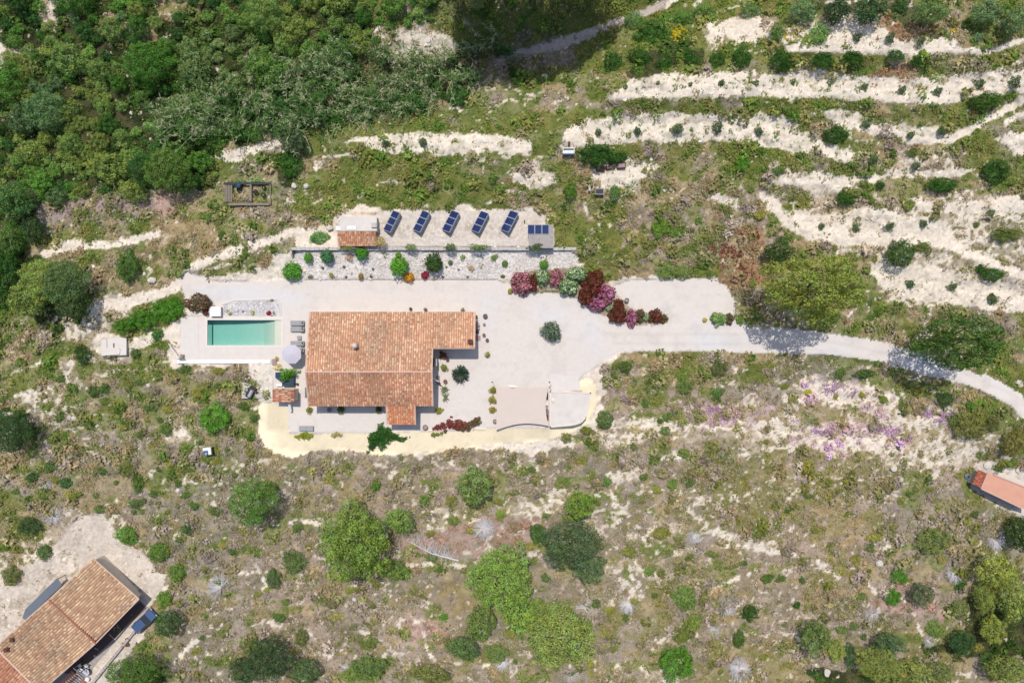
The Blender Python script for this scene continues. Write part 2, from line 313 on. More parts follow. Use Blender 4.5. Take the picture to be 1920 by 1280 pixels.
def height(X, Y, rough=True):
    X = np.asarray(X, float); Y = np.asarray(Y, float)
    cx = np.clip((X - gx[0]) / G8, 0, len(gx) - 1.001); cy = np.clip((Y - gy[0]) / G8, 0, len(gy) - 1.001)
    xi = cx.astype(int); yi = cy.astype(int); fx = cx - xi; fy = cy - yi
    z = (hz[yi, xi] * (1-fx) + hz[yi, xi+1] * fx) * (1-fy) + (hz[yi+1, xi] * (1-fx) + hz[yi+1, xi+1] * fx) * fy
    if rough:
        amp = np.ones(X.shape)
        for p in (COURT, SOLAR, FARM, HUTP): amp[pip(p, X, Y)] = 0
        amp[pip(EMB, X, Y)] = .05; amp[pip(ROCKG, X, Y)] = .35
        z = z + amp * ((fbm(X, Y, 60, 80) - .5) * 1.1 + (fbm(X, Y, 14, 81, 2) - .5) * .5)
        z = np.where(pip(COURT, X, Y), 0.0, z)
        z = np.where(pip(SOLAR, X, Y) | (pip([(634,400),(1040,400),(1040,463),(634,463)], X, Y)), 2.5, z)
    return z
def hp1(px, py): return float(height(np.array([px]), np.array([py]))[0])
def U(px, py, z=0.0):
    k = (H - z) / H / SC
    return ((px - 960) * k, (640 - py) * k, z)
def on(px, py, up=0.0):           # point seen at plan px,py, 'up' metres over the ground there
    z = hp1(px, py)
    x, y, _ = U(px, py, z + up); return (x, y, z)

# ------------------------------------------------------------------ materials
def mat(name, c=(.5, .5, .5), rough=.8, noise=0.0, nscale=3.0, attr=False, bump=0.0, bscale=8.0, metal=0.0, spec=.3, trans=0.0, objc=False):
    m = bpy.data.materials.new(name); m.use_nodes = True; n = m.node_tree.nodes; L = m.node_tree.links
    b = n['Principled BSDF']; b.inputs['Roughness'].default_value = rough; b.inputs['Metallic'].default_value = metal
    b.inputs['Specular IOR Level'].default_value = spec
    src = None
    if attr:
        a = n.new('ShaderNodeAttribute'); a.attribute_name = 'Col'; src = a.outputs['Color']
    else:
        r = n.new('ShaderNodeRGB'); r.outputs[0].default_value = (*c, 1); src = r.outputs[0]
    def mul(s1, s2):
        q = n.new('ShaderNodeMix'); q.data_type = 'RGBA'; q.blend_type = 'MULTIPLY'; q.inputs[0].default_value = 1
        L.new(s1, q.inputs[6]); L.new(s2, q.inputs[7]); return q.outputs[2]
    if objc:
        oi = n.new('ShaderNodeObjectInfo'); src = mul(src, oi.outputs['Color'])
    if noise:
        t = n.new('ShaderNodeTexNoise'); t.inputs['Scale'].default_value = nscale; t.inputs['Detail'].default_value = 5
        g = n.new('ShaderNodeNewGeometry'); L.new(g.outputs['Position'], t.inputs['Vector'])
        mr = n.new('ShaderNodeMapRange'); mr.inputs[1].default_value = .25; mr.inputs[2].default_value = .75
        mr.inputs[3].default_value = 1 - noise; mr.inputs[4].default_value = 1 + noise
        L.new(t.outputs['Fac'], mr.inputs[0])
        cb = n.new('ShaderNodeCombineColor')
        for k in range(3): L.new(mr.outputs[0], cb.inputs[k])
        src = mul(src, cb.outputs[0])
    L.new(src, b.inputs['Base Color'])
    if bump:
        t = n.new('ShaderNodeTexNoise'); t.inputs['Scale'].default_value = bscale; t.inputs['Detail'].default_value = 4
        g = n.new('ShaderNodeNewGeometry'); L.new(g.outputs['Position'], t.inputs['Vector'])
        bp = n.new('ShaderNodeBump'); bp.inputs['Distance'].default_value = bump; bp.inputs['Strength'].default_value = 1
        L.new(t.outputs['Fac'], bp.inputs['Height']); L.new(bp.outputs[0], b.inputs['Normal'])
    if trans:
        tr = n.new('ShaderNodeBsdfTranslucent'); L.new(src, tr.inputs[0]); mx = n.new('ShaderNodeMixShader')
        mx.inputs[0].default_value = trans; L.new(b.outputs[0], mx.inputs[1]); L.new(tr.outputs[0], mx.inputs[2])
        L.new(mx.outputs[0], n['Material Output'].inputs[0])
    return m
M = {}
M['ground'] = mat('earth', rough=.95, attr=True, noise=.16, nscale=2.6, bump=.05, bscale=5, spec=.1)
M['paving'] = mat('pale_concrete', rough=.9, attr=True, noise=.035, nscale=1.6, bump=.004, bscale=12, spec=.15)
M['leaf'] = mat('foliage', rough=.7, attr=True, objc=True, trans=.22, spec=.15)
M['tuft'] = mat('dry_herbs', rough=.9, attr=True, trans=.33, spec=.05)
M['bark'] = mat('bark', alb(120,100,84), .9, .25, 6)
M['deadwood'] = mat('dead_wood', alb(226,220,220), .9, .15, 8)
M['tile'] = mat('clay_tile', rough=.85, attr=True, noise=.14, nscale=5, spec=.15)
M['clay'] = mat('clay_bed', alb(206,146,116), .9, .2, 4)
M['mortar'] = mat('lime_mortar', alb(232,196,176), .9, .1, 5)
M['render'] = mat('cream_render', alb(232,220,205), .9, .05, 1.5)
M['white'] = mat('white_paint', alb(248,246,242), .6, .03, 3)
M['deck'] = mat('deck_paving', alb(236,224,214), .8, .04, 1.2)
M['deck2'] = mat('deck_paving_pale', alb(235,225,216), .8, .04, 1.2)
M['cope'] = mat('coping_stone', alb(242,230,218), .7, .04, 2)
M['conc'] = mat('concrete', alb(205,196,188), .9, .12, 2)
M['concg'] = mat('grey_concrete', alb(176,168,162), .9, .15, 2)
M['slabm'] = mat('parking_concrete', alb(232,222,212), .85, .09, .9)
M['sail'] = mat('sail_cloth', alb(240,222,208), .8, .03, .6, trans=.12)
M['stone'] = mat('stone_blocks', alb(190,180,172), .9, .2, 3, bump=.03)
M['metal'] = mat('aluminium', alb(200,203,208), .4, .05, 4, metal=.5)
M['pframe'] = mat('panel_frame', alb(196,200,206), .85, .03, 4, spec=.1)
M['greym'] = mat('grey_steel', alb(120,120,122), .5, .1, 4, metal=.3)
M['cell'] = mat('solar_cell', alb(45,60,110), .12, .06, 6, spec=.5)
M['fab'] = mat('grey_sling_fabric', alb(170,170,172), .8, .05, 8)
M['fabd'] = mat('dark_cushion', alb(92,84,86), .8, .1, 8)
M['umb'] = mat('parasol_canvas', alb(222,216,228), .8, .02, 3, trans=.1)
M['blue'] = mat('dark_blue_tarp', alb(38,66,92), .6, .2, 3)
M['tankb'] = mat('blue_plastic', alb(64,104,150), .4, .1, 5)
M['dark'] = mat('dark_plastic', alb(52,48,50), .6, .15, 5)
M['wood'] = mat('weathered_wood', alb(150,138,124), .9, .2, 6)
M['brown'] = mat('brown_wood', alb(105,66,56), .8, .2, 6)
M['terra'] = mat('terracotta', alb(170,110,90), .8, .1, 6)
M['terral'] = mat('pale_terracotta', alb(215,180,165), .8, .1, 6)
M['rubber'] = mat('rubber', alb(40,38,40), .8, .1, 6)
M['glass'] = mat('window_glass', alb(50,60,68), .08, 0, spec=.5)
M['carp'] = mat('navy_car_paint', alb(76,98,138), .3, .02, 2, spec=.5)
M['slate'] = mat('slate_sheet', alb(112,120,130), .6, .06, 1.5)
M['salmon'] = mat('salmon_roof_coat', alb(226,168,142), .85, .06, 1)
M['rock'] = mat('limestone', alb(226,216,204), .9, .15, 3)
M['mat'] = mat('pinkish_door_mat', alb(178,150,148), .9, .1, 6)
M['porchshade'] = mat('painted_porch_shade', alb(104,88,84), .8, .1, 3)  # dark brown standing in for the shade under the farmhouse eave
M['soil'] = mat('planter_soil', alb(120,98,90), .95, .2, 8)
# pool water: clear body that absorbs red with depth
wm = bpy.data.materials.new('pool_water'); wm.use_nodes = True; n = wm.node_tree.nodes; L = wm.node_tree.links; n.clear()
tb = n.new('ShaderNodeBsdfTransparent'); gb = n.new('ShaderNodeBsdfGlossy'); gb.inputs['Roughness'].default_value = .06
fr = n.new('ShaderNodeFresnel'); fr.inputs[0].default_value = 1.33
t = n.new('ShaderNodeTexNoise'); t.inputs['Scale'].default_value = 3.5; bp = n.new('ShaderNodeBump'); bp.inputs['Distance'].default_value = .02
g = n.new('ShaderNodeNewGeometry'); L.new(g.outputs['Position'], t.inputs['Vector']); L.new(t.outputs['Fac'], bp.inputs['Height']); L.new(bp.outputs[0], gb.inputs['Normal'])
mx = n.new('ShaderNodeMixShader'); L.new(fr.outputs[0], mx.inputs[0]); L.new(tb.outputs[0], mx.inputs[1]); L.new(gb.outputs[0], mx.inputs[2])
va = n.new('ShaderNodeVolumeAbsorption'); va.inputs['Color'].default_value = (.14, .80, .79, 1); va.inputs['Density'].default_value = .42
ou = n.new('ShaderNodeOutputMaterial'); L.new(mx.outputs[0], ou.inputs[0]); L.new(va.outputs[0], ou.inputs[1])
M['water'] = wm
M['basin'] = mat('pool_basin', alb(228,226,208), .6, .05, 4)

# ------------------------------------------------------------------ object helpers
MX = {}
def setp(o, label=None, cat=None, group=None, kind=None):
    if label: o['label'] = label
    if cat: o['category'] = cat
    if group: o['group'] = group
    if kind: o['kind'] = kind
    return o
def thing(name, label, cat, loc, rz=0.0, group=None):
    o = bpy.data.objects.new(name, None); col.objects.link(o); o.empty_display_size = .3
    o.location = loc; o.rotation_euler = (0, 0, rz); setp(o, label, cat, group)
    MX[o] = Matrix.Translation(loc) @ Matrix.Rotation(rz, 4, 'Z'); return o
def link(name, me, parent=None, m=None):
    o = bpy.data.objects.new(name, me); col.objects.link(o)
    if parent: o.parent = parent; MX[o] = MX.get(parent, Matrix())
    if m: me.materials.append(m)
    return o
def npmesh(name, V, F, colr=None, smooth=False):
    me = bpy.data.meshes.new(name); V = np.asarray(V, np.float32); F = np.asarray(F, np.int32); k = F.shape[1]
    me.vertices.add(len(V)); me.vertices.foreach_set('co', V.ravel())
    me.loops.add(F.size); me.loops.foreach_set('vertex_index', F.ravel())
    me.polygons.add(len(F)); me.polygons.foreach_set('loop_start', np.arange(0, F.size, k, dtype=np.int32))
    me.polygons.foreach_set('loop_total', np.full(len(F), k, np.int32))
    if smooth: me.polygons.foreach_set('use_smooth', np.ones(len(F), bool))
    if colr is not None:
        a = me.color_attributes.new('Col', 'FLOAT_COLOR', 'POINT'); c = np.ones((len(V), 4), np.float32); c[:, :3] = colr
        a.data.foreach_set('color', c.ravel())
    me.update(calc_edges=True); me.validate(); return me
class MB:
    def __init__(s): s.v = []; s.f = []
    def box(s, x0, x1, y0, y1, z0, z1):
        i = len(s.v); s.v += [(x0,y0,z0),(x1,y0,z0),(x1,y1,z0),(x0,y1,z0),(x0,y0,z1),(x1,y0,z1),(x1,y1,z1),(x0,y1,z1)]
        s.f += [[i+a for a in q] for q in ((3,2,1,0),(4,5,6,7),(0,1,5,4),(1,2,6,5),(2,3,7,6),(3,0,4,7))]; return s
    def prism(s, pts, z0, z1):      # pts CCW list of (x,y) ; z1 may be list
        k = len(pts); i = len(s.v); zt = z1 if isinstance(z1, (list, tuple)) else [z1] * k; zb = z0 if isinstance(z0, (list, tuple)) else [z0] * k
        s.v += [(p[0], p[1], zb[j]) for j, p in enumerate(pts)] + [(p[0], p[1], zt[j]) for j, p in enumerate(pts)]
        s.f.append([i + j for j in range(k)][::-1]); s.f.append([i + k + j for j in range(k)])
        for j in range(k): s.f.append([i + j, i + (j+1) % k, i + k + (j+1) % k, i + k + j])
        return s
    def tube(s, a, b, r0, r1=None, n=8):
        r1 = r0 if r1 is None else r1; a = Vector(a); b = Vector(b); d = (b - a).normalized()
        u = d.orthogonal().normalized(); w_ = d.cross(u); i = len(s.v)
        for p, r in ((a, r0), (b, r1)):
            for k in range(n):
                t = 2 * math.pi * k / n; s.v.append(tuple(p + (u * math.cos(t) + w_ * math.sin(t)) * r))
        for k in range(n): s.f.append([i + k, i + (k+1) % n, i + n + (k+1) % n, i + n + k])
        s.f.append([i + k for k in range(n)][::-1]); s.f.append([i + n + k for k in range(n)]); return s
    def lathe(s, prof, cx=0, cy=0, n=14, cap=True):
        i = len(s.v)
        for r, z in prof:
            for k in range(n): t = 2 * math.pi * k / n; s.v.append((cx + r * math.cos(t), cy + r * math.sin(t), z))
        for j in range(len(prof) - 1):
            for k in range(n): s.f.append([i + j*n + k, i + j*n + (k+1) % n, i + (j+1)*n + (k+1) % n, i + (j+1)*n + k])
        if cap: s.f.append([i + k for k in range(n)][::-1]); s.f.append([i + (len(prof)-1)*n + k for k in range(n)])
        return s
    def build(s, name, m, parent=None, world=False, smooth=False, bevel=0):
        me = bpy.data.meshes.new(name); V = s.v
        if world and parent is not None:
            mi = MX[parent].inverted(); V = [tuple(mi @ Vector(p)) for p in V]
        me.from_pydata(V, [], s.f); me.update()
        if smooth: me.polygons.foreach_set('use_smooth', [True] * len(me.polygons))
        o = link(name, me, parent, m)
        if bevel:
            b = o.modifiers.new('bevel', 'BEVEL'); b.width = bevel; b.segments = 2; b.limit_method = 'ANGLE'
        return o

# ------------------------------------------------------------------ terrain mesh
def axis(lo, hi, step, out_lo, out_hi):
    a = [lo]; st = step * 3
    while a[0] > out_lo: a.insert(0, a[0] - st); st *= 1.25
    m_ = list(np.arange(lo + step, hi, step)); b = [hi]; st = step * 3
    while b[-1] < out_hi: b.append(b[-1] + st); st *= 1.25
    return np.array(a + m_ + b, float)
ax = axis(-111, 2031, 3, -6500, 8000); ay = axis(-93, 1371, 3, -6500, 7500)
TX, TY = np.meshgrid(ax, ay); TZ = height(TX, TY)
rgbv, regv, soilv, clsv = ground(TX, TY)
k_ = (H - TZ) / H / SC
VX = (TX - 960) * k_; VY = (640 - TY) * k_
V = np.stack([VX, VY, TZ], -1).reshape(-1, 3); nx = len(ax); ny = len(ay)
idx = np.arange(nx * ny).reshape(ny, nx)
Fq = np.stack([idx[1:, :-1], idx[1:, 1:], idx[:-1, 1:], idx[:-1, :-1]], -1).reshape(-1, 4)
fcx = (TX[:-1, :-1] + 1.5).ravel(); fcy = (TY[:-1, :-1] + 1.5).ravel(); freg = regv[:-1, :-1].ravel()
keep = ~((fcx > 385) & (fcx < 530) & (fcy > 597) & (fcy < 651))
names = {0:'hillside',1:'courtyard',2:'driveway',3:'embankment',4:'terrace_soil',5:'footpath',6:'rock_garden',7:'farmyard',8:'gravel_terrace',9:'flower_bed'}
colv = rgbv.reshape(-1, 3)
for r_, nm in names.items():
    sel = keep & (freg == r_)
    if not sel.any(): continue
    F_ = Fq[sel]; used, inv = np.unique(F_, return_inverse=True)
    me = npmesh(nm, V[used], inv.reshape(F_.shape), colv[used], True)
    o = link(nm, me, None, M['paving'] if r_ in (1, 2, 3) else M['ground']); setp(o, kind='structure')

# ------------------------------------------------------------------ low plants, herbs and stones (uncountable cover)
TP = {'f': [(62,88,38),(80,102,46),(54,76,34),(104,112,62)], 'g': [(98,124,52),(84,114,46),(116,132,62),(126,128,66),(140,134,84)],
 'o': [(116,126,62),(140,138,86),(98,116,54),(150,144,104),(86,108,48),(124,124,76)], 'b': [(162,148,112),(148,134,98),(134,126,84),(160,140,108),(150,142,118)],
 'm': [(160,146,132),(148,138,118),(128,126,78),(172,156,142),(118,120,68),(140,126,112),(152,142,98)], 'y': [(128,126,54),(142,136,66),(150,138,108),(114,118,54),(158,146,126),(136,126,86)],
 's': [(160,140,112),(182,162,138),(132,128,84)], 'w': [(160,144,126),(142,134,92),(122,122,72),(176,160,138)],
 'p': [(200,160,196),(178,150,160),(158,138,118),(146,142,86),(180,150,150)], 'r': [(150,110,86),(144,118,92),(160,130,106),(128,120,76)],
 'c': [(168,132,116),(154,120,102),(146,128,96)], 'x': [(110,124,70),(92,104,60),(140,132,96)]}
DN = {'f':1.0,'g':1.0,'o':1.0,'b':.9,'m':1.0,'y':1.0,'s':.08,'w':.6,'p':.6,'r':.9,'c':.45,'x':.8}
dn = np.array([DN[c] for c in CL])
def tufts(n, rmin, rmax, leaves, seed, gate=None, hk=.9, name='scrub', lowp=.2):
    g_ = np.random.default_rng(seed); X = g_.uniform(-110, 2030, n); Y = g_.uniform(-90, 1370, n)
    rgb, reg, soil, cls = ground(X, Y)
    p = dn[cls] * (1 - soil * .93)
    p = np.where(np.isin(reg, (1, 2, 3, 8)), 0, p); p = np.where(reg == 7, .03, p); p = np.where(reg == 6, .02, p); p = np.where(reg == 9, .5, p)
    # clumping
    cl = fbm(X, Y, 26, 90); p = p * np.clip((cl - .30) * 3.4, lowp, 1)
    if gate is not None: p = p * gate(X, Y, cls, reg)
    ok = g_.random(n) < p; X = X[ok]; Y = Y[ok]; cls = cls[ok]; n = len(X)
    z = height(X, Y); k = (H - z) / H / SC; C = np.stack([(X - 960) * k, (640 - Y) * k, z], -1)
    pal = np.zeros((n, 3)); pick = (vn(X, Y, 22, 95) * .85 + g_.random(n) * .3)
    for ci, c in enumerate(CL):
        m = cls == ci; P = lin(TP[c]); q = (pick[m] * 1.15 * len(P)).astype(int) % len(P); pal[m] = P[q]
    pal = pal * ALB * 1.68 * g_.uniform(.8, 1.35, (n, 1))
    rr = g_.uniform(rmin, rmax, n) * np.clip(.7 + cl[ok], .7, 1.4)
    # leaf cards on a little dome
    N = n * leaves; ci = np.repeat(np.arange(n), leaves)
    th = g_.uniform(0, 2 * np.pi, N); rd = np.sqrt(g_.random(N)); zz = np.sqrt(np.clip(1 - rd ** 2, 0, 1)) * g_.uniform(.4, 1.05, N)
    r3 = rr[ci]; P = C[ci] + np.stack([np.cos(th) * rd * r3, np.sin(th) * rd * r3, zz * r3 * hk + .02], -1)
    nrm = np.stack([np.cos(th) * rd * .7, np.sin(th) * rd * .7, .45 + zz], -1) + g_.normal(0, .34, (N, 3)); nrm /= np.linalg.norm(nrm, axis=1)[:, None] + 1e-9
    rv = g_.normal(0, 1, (N, 3)); A = np.cross(nrm, rv); A /= np.linalg.norm(A, axis=1)[:, None] + 1e-9; B = np.cross(nrm, A)
    s = (r3 * g_.uniform(.28, .55, N))[:, None]
    Vv = np.empty((N, 3, 3)); Vv[:, 0] = P - A * s * .6; Vv[:, 1] = P + A * s * .6; Vv[:, 2] = P + B * s * 1.3
    cc = pal[ci] * g_.uniform(.75, 1.25, (N, 1)); cc = np.repeat(cc, 3, 0)
    me = npmesh(name, Vv.reshape(-1, 3), np.arange(N * 3).reshape(-1, 3), np.clip(cc, 0, .9))
    o = link(name, me, None, M['tuft']); return o
setp(tufts(60000, .18, .42, 9, 201, hk=.7, name='grass_and_herbs'), 'dry grass and low herbs growing over the hillside around the villa', 'grass', kind='stuff')
setp(tufts(215000, .10, .27, 5, 203, hk=.6, name='fine_dry_grass', lowp=.6), 'fine straw-coloured grass between the bushes of the hillside', 'grass', kind='stuff')
def g2(X, Y, cls, reg): return np.clip((fbm(X, Y, 30, 97) - .45) * 5, 0, 1) * (reg != 7) * .9
setp(tufts(17000, .38, .75, 22, 202, gate=g2, name='low_scrub'), 'low mounds of thyme and heather scrub scattered over the stony slopes', 'scrub', kind='stuff')

def stones(name, label, n, where, rmin, rmax, seed, m):
    g_ = np.random.default_rng(seed); X = g_.uniform(-20, 1940, n); Y = g_.uniform(-20, 1300, n)
    if where[0] != 'all': X = g_.uniform(where[0], where[1], n); Y = g_.uniform(where[2], where[3], n)
    rgb, reg, soil, cls = ground(X, Y)
    ok = (soil > .5) & ~np.isin(reg, (1, 2, 3, 5)) if where[0] == 'all' else np.isin(reg, where[4])
    X = X[ok]; Y = Y[ok]; n = len(X); z = height(X, Y); k = (H - z) / H / SC
    base = np.array([(1,0,0),(.3,.95,0),(-.8,.6,0),(-.8,-.6,0),(.3,-.95,0),(.1,.1,.42)]); Fb = np.array([(0,1,5),(1,2,5),(2,3,5),(3,4,5),(4,0,5)])
    r = rmin + (rmax - rmin) * g_.random(n) ** 3
    a = g_.uniform(0, 6.28, n); ca, sa = np.cos(a), np.sin(a)
    B = base[None] * g_.uniform(.7, 1.3, (n, 6, 3)) * r[:, None, None]
    Vx = B[..., 0] * ca[:, None] - B[..., 1] * sa[:, None] + ((X - 960) * k)[:, None]; Vy = B[..., 0] * sa[:, None] + B[..., 1] * ca[:, None] + ((640 - Y) * k)[:, None]; Vz = B[..., 2] + z[:, None] - .01
    F_ = (Fb[None] + (np.arange(n) * 6)[:, None, None]).reshape(-1, 3)
    c = lin((232,222,210)) * ALB * g_.uniform(.72, 1.25, (n, 1)); c = np.repeat(c, 6, 0)
    o = link(name, npmesh(name, np.stack([Vx, Vy, Vz], -1).reshape(-1, 3), F_, c), None, M['ground']); setp(o, label, 'stones', kind='stuff')
stones('loose_stones', 'pale limestone rubble strewn over the bare terraces', 16000, ('all',), .05, .34, 301, M['rock'])
stones('garden_gravel', 'grey and white gravel mulch in the rock garden bed', 9000, (545,1090,463,524,(6,)), .05, .20, 302, M['rock'])
stones('pool_pebbles', 'grey pebbles in the bed above the pool', 900, (415,527,560,593,(6,)), .05, .16, 303, M['rock'])
stones('terrace_gravel', 'pale gravel around the solar panels', 3500, (636,1040,395,462,(8,)), .03, .12, 304, M['rock'])

# reed bed
REED = [(300,190),(440,160),(560,100),(640,80),(740,100),(780,115),(860,110),(930,70),(960,95),(880,150),(800,200),(720,215),(640,225),(560,240),(430,262),(320,250)]
def reeds():
    g_ = np.random.default_rng(401); n = 9000; X = g_.uniform(290, 960, n); Y = g_.uniform(60, 270, n)
    ok = pip(REED, X, Y) & (fbm(X, Y, 34, 99) > .43); X = X[ok]; Y = Y[ok]; n = len(X)
    z = height(X, Y); k = (H - z) / H / SC; C = np.stack([(X - 960) * k, (640 - Y) * k, z], -1)
    lean = fbm(X, Y, 50, 101) * 9 + g_.normal(0, .5, n); ln = g_.uniform(.1, .6, n) + (g_.random(n) < .3) * g_.uniform(.3, 1.2, n); hh = g_.uniform(1.4, 4.6, n) * (.45 + 1.0 * fbm(X, Y, 22, 105))
    D = np.stack([np.cos(lean) * ln, np.sin(lean) * ln, np.ones(n)], -1); T = C + D * hh[:, None]
    Vs = []; Fs = []; Cs = []
    side = np.stack([-np.sin(lean), np.cos(lean), np.zeros(n)], -1)
    w_ = .042; q = np.stack([C - side * w_, C + side * w_, T + side * .015, T - side * .015], 1)
    base = lin([(146,168,108),(104,138,74),(178,182,140),(80,116,62),(92,128,64)])[np.clip((vn(X, Y, 18, 106) * .8 + g_.random(n) * .35) * 4.6, 0, 4).astype(int)] * ALB * 1.15
    Vs.append(q.reshape(-1, 3)); Cs.append(np.repeat(base * 1.15, 4, 0))
    nl = 7
    ci = np.repeat(np.arange(n), nl); N = len(ci); tt = g_.uniform(.35, 1.0, N)[:, None]; P = C[ci] * (1 - tt) + T[ci] * tt
    an = g_.uniform(0, 6.28, N); L_ = g_.uniform(.35, .8, N)[:, None]; d = np.stack([np.cos(an), np.sin(an), g_.uniform(-.3, .5, N)], -1)
    sd = np.stack([-np.sin(an), np.cos(an), g_.normal(0, .3, N)], -1) * .055
    E = P + d * L_; Mi = P + d * L_ * .4
    q = np.stack([P, Mi - sd, E, Mi + sd], 1); Vs.append(q.reshape(-1, 3)); Cs.append(np.repeat(base[ci] * g_.uniform(.8, 1.3, (N, 1)), 4, 0))
    Vv = np.concatenate(Vs); F_ = np.arange(len(Vv)).reshape(-1, 4)
    o = link('reed_bed', npmesh('reed_bed', Vv, F_, np.concatenate(Cs)), None, M['tuft']); setp(o, 'pale green giant cane thicket leaning over the ravine at upper left', 'reeds', kind='stuff')
reeds()

# ------------------------------------------------------------------ plants
def crown_mesh(name, seed, nleaf, leaf, nl, lr=(.2, .34), dome=.8, low=.0, pal=None, ragged=.25, spiky=0.0, spread=.72, fill=True):
    g_ = np.random.default_rng(seed)
    ph = g_.uniform(0, 6.28, 4); am = g_.uniform(.3, 1, 4) * ragged / 2
    Lc = []; Lr = []
    for i in range(nl):
        t = g_.uniform(0, 6.28); rr = math.sqrt(g_.random()) * spread
        rim = 1 + sum(am[k] * math.sin((k + 2) * t + ph[k]) for k in range(4)); rr *= rim
        z = dome * math.sqrt(max(0, 1 - (rr / 1.0) ** 2)) * g_.uniform(.55, 1.0)
        r = g_.uniform(*lr) * (1.1 - .35 * rr); Lc.append((math.cos(t) * rr, math.sin(t) * rr, z)); Lr.append(r)
    if fill:
        Lc.append((0, 0, dome * .25)); Lr.append(.55)
        for i in range(6):
            t = i * 1.047 + ph[0]; Lc.append((math.cos(t) * .46, math.sin(t) * .46, dome * .22)); Lr.append(.36)
    Lc = np.array(Lc); Lr = np.array(Lr); nl = len(Lr)
    w_ = Lr ** 2 / (Lr ** 2).sum(); li = g_.choice(nl, nleaf, p=w_)
    d = g_.normal(0, 1, (nleaf, 3)); d[:, 2] = np.where(g_.random(nleaf) < .78, np.abs(d[:, 2]), d[:, 2]); d /= np.linalg.norm(d, axis=1)[:, None]
    rad = Lr[li][:, None] * (g_.uniform(.72, 1.04, (nleaf, 1)) + (g_.random((nleaf, 1)) < spiky) * g_.uniform(0, .35, (nleaf, 1)))
    P = Lc[li] + d * rad
    # drop leaves deep inside other clumps
    D = np.linalg.norm(P[:, None] - Lc[None], axis=2) / Lr[None]; D[np.arange(nleaf), li] = 9; ok = D.min(1) > .72
    P = P[ok]; d = d[ok]; li = li[ok]; N = len(P)
    nrm = d + g_.normal(0, .38, (N, 3)); nrm /= np.linalg.norm(nrm, axis=1)[:, None]
    A = np.cross(nrm, g_.normal(0, 1, (N, 3))); A /= np.linalg.norm(A, axis=1)[:, None]; B = np.cross(nrm, A)
    s = (leaf * g_.uniform(.6, 1.25, N))[:, None]
    q = np.stack([P - B * s, P + A * s * .55, P + B * s, P - A * s * .55], 1)
    q[..., 2] = np.maximum(q[..., 2], -.02)
    if pal is None:
        lb = g_.uniform(.82, 1.2, nl)[li]; hu = g_.normal(0, .06, nl)[li] + g_.normal(0, .05, N)
        c = np.stack([lb * (1 + hu), lb, lb * (1 - hu)], -1) * g_.uniform(.75, 1.3, (N, 1))
    else:
        cl = lin([p[0] for p in pal]) * ALB; pr = np.array([p[1] for p in pal], float); pr /= pr.sum()
        c = cl[g_.choice(len(pal), N, p=pr)] * g_.uniform(.8, 1.25, (N, 1))
    me = npmesh(name, q.reshape(-1, 3), np.arange(N * 4).reshape(-1, 4), np.clip(np.repeat(c, 4, 0), 0, 1.6)); me.materials.append(M['leaf']); return me
def trunk_mesh(name, seed, h=1.0, r=.07, limbs=6, reach=.42, top=.8):
    rd = random.Random(seed); b = MB(); p = Vector((0, 0, -.06)); pts = [p]
    for i in range(3): p = p + Vector((rd.uniform(-.05, .05), rd.uniform(-.05, .05), h * .28)); pts.append(p)
    for i in range(3): b.tube(pts[i], pts[i+1], r * (1 - .2 * i), r * (1 - .2 * (i+1)), 7)
    for k in range(limbs):
        a = 6.283 * k / limbs + rd.uniform(-.4, .4); s = pts[1 + k % 3]; e1 = s + Vector((math.cos(a) * reach * .5, math.sin(a) * reach * .5, top * .3)); e2 = e1 + Vector((math.cos(a + .3) * reach * .5, math.sin(a + .3) * reach * .5, top * .22))
        b.tube(s, e1, r * .5, r * .3, 5); b.tube(e1, e2, r * .3, r * .1, 5)
    me = bpy.data.meshes.new(name); me.from_pydata(b.v, [], b.f); me.materials.append(M['bark']); return me
BIG = [crown_mesh('pine_crown', 500 + i, 20000, .024, 110, (.10, .18), .78, ragged=.2, spread=.82) for i in range(3)]
BIGD = [crown_mesh('evergreen_crown', 520 + i, 15000, .026, 85, (.11, .21), .8, ragged=.2, spread=.8) for i in range(2)]
MID = [crown_mesh('tree_crown', 540 + i, 5200, .047, 38, (.15, .27), .85, ragged=.3) for i in range(4)]
SML = [crown_mesh('shrub_crown', 560 + i, 1200, .10, 17, (.17, .33), .8, ragged=.75, spread=.74) for i in range(4)]
TNY = [crown_mesh('sapling_crown', 580 + i, 300, .19, 6, (.42, .55), .8, ragged=.3, spread=.34) for i in range(3)]
SPK = [crown_mesh('spiky_crown', 590 + i, 1300, .13, 5, (.55, .75), .8, ragged=.15, spread=.3, spiky=.4, fill=False) for i in range(2)]
TRK = [trunk_mesh('trunk', 600 + i) for i in range(3)]

def dead_mesh(name, seed, n=46, up=.5, bias=None):
    rd = random.Random(seed); b = MB()
    for i in range(n):
        a = rd.uniform(0, 6.283) if bias is None else rd.gauss(bias, .9); e = rd.uniform(.15, 1.1) * up; L_ = rd.uniform(.6, 1.0)
        s = Vector((0, 0, .03)); d = Vector((math.cos(a), math.sin(a), e)).normalized()
        p = s + d * L_ * .5; q = p + (d + Vector((rd.uniform(-.2, .2), rd.uniform(-.2, .2), -.1))).normalized() * L_ * .5
        b.tube(s, p, .016, .012, 3); b.tube(p, q, .012, .004, 3)
        for k in range(3):
            t = s + (q - s) * rd.uniform(.4, .9); a2 = a + rd.choice([-1, 1]) * rd.uniform(.3, .8)
            b.tube(t, t + Vector((math.cos(a2), math.sin(a2), e)).normalized() * L_ * .28, .008, .003, 3)
    me = bpy.data.meshes.new(name); me.from_pydata(b.v, [], b.f); me.materials.append(M['deadwood']); return me
DM = [dead_mesh('dead_branches', 700, 80), dead_mesh('dead_branches', 701, 150, .4), dead_mesh('dead_branches', 702, 90, .5, 1.2)]
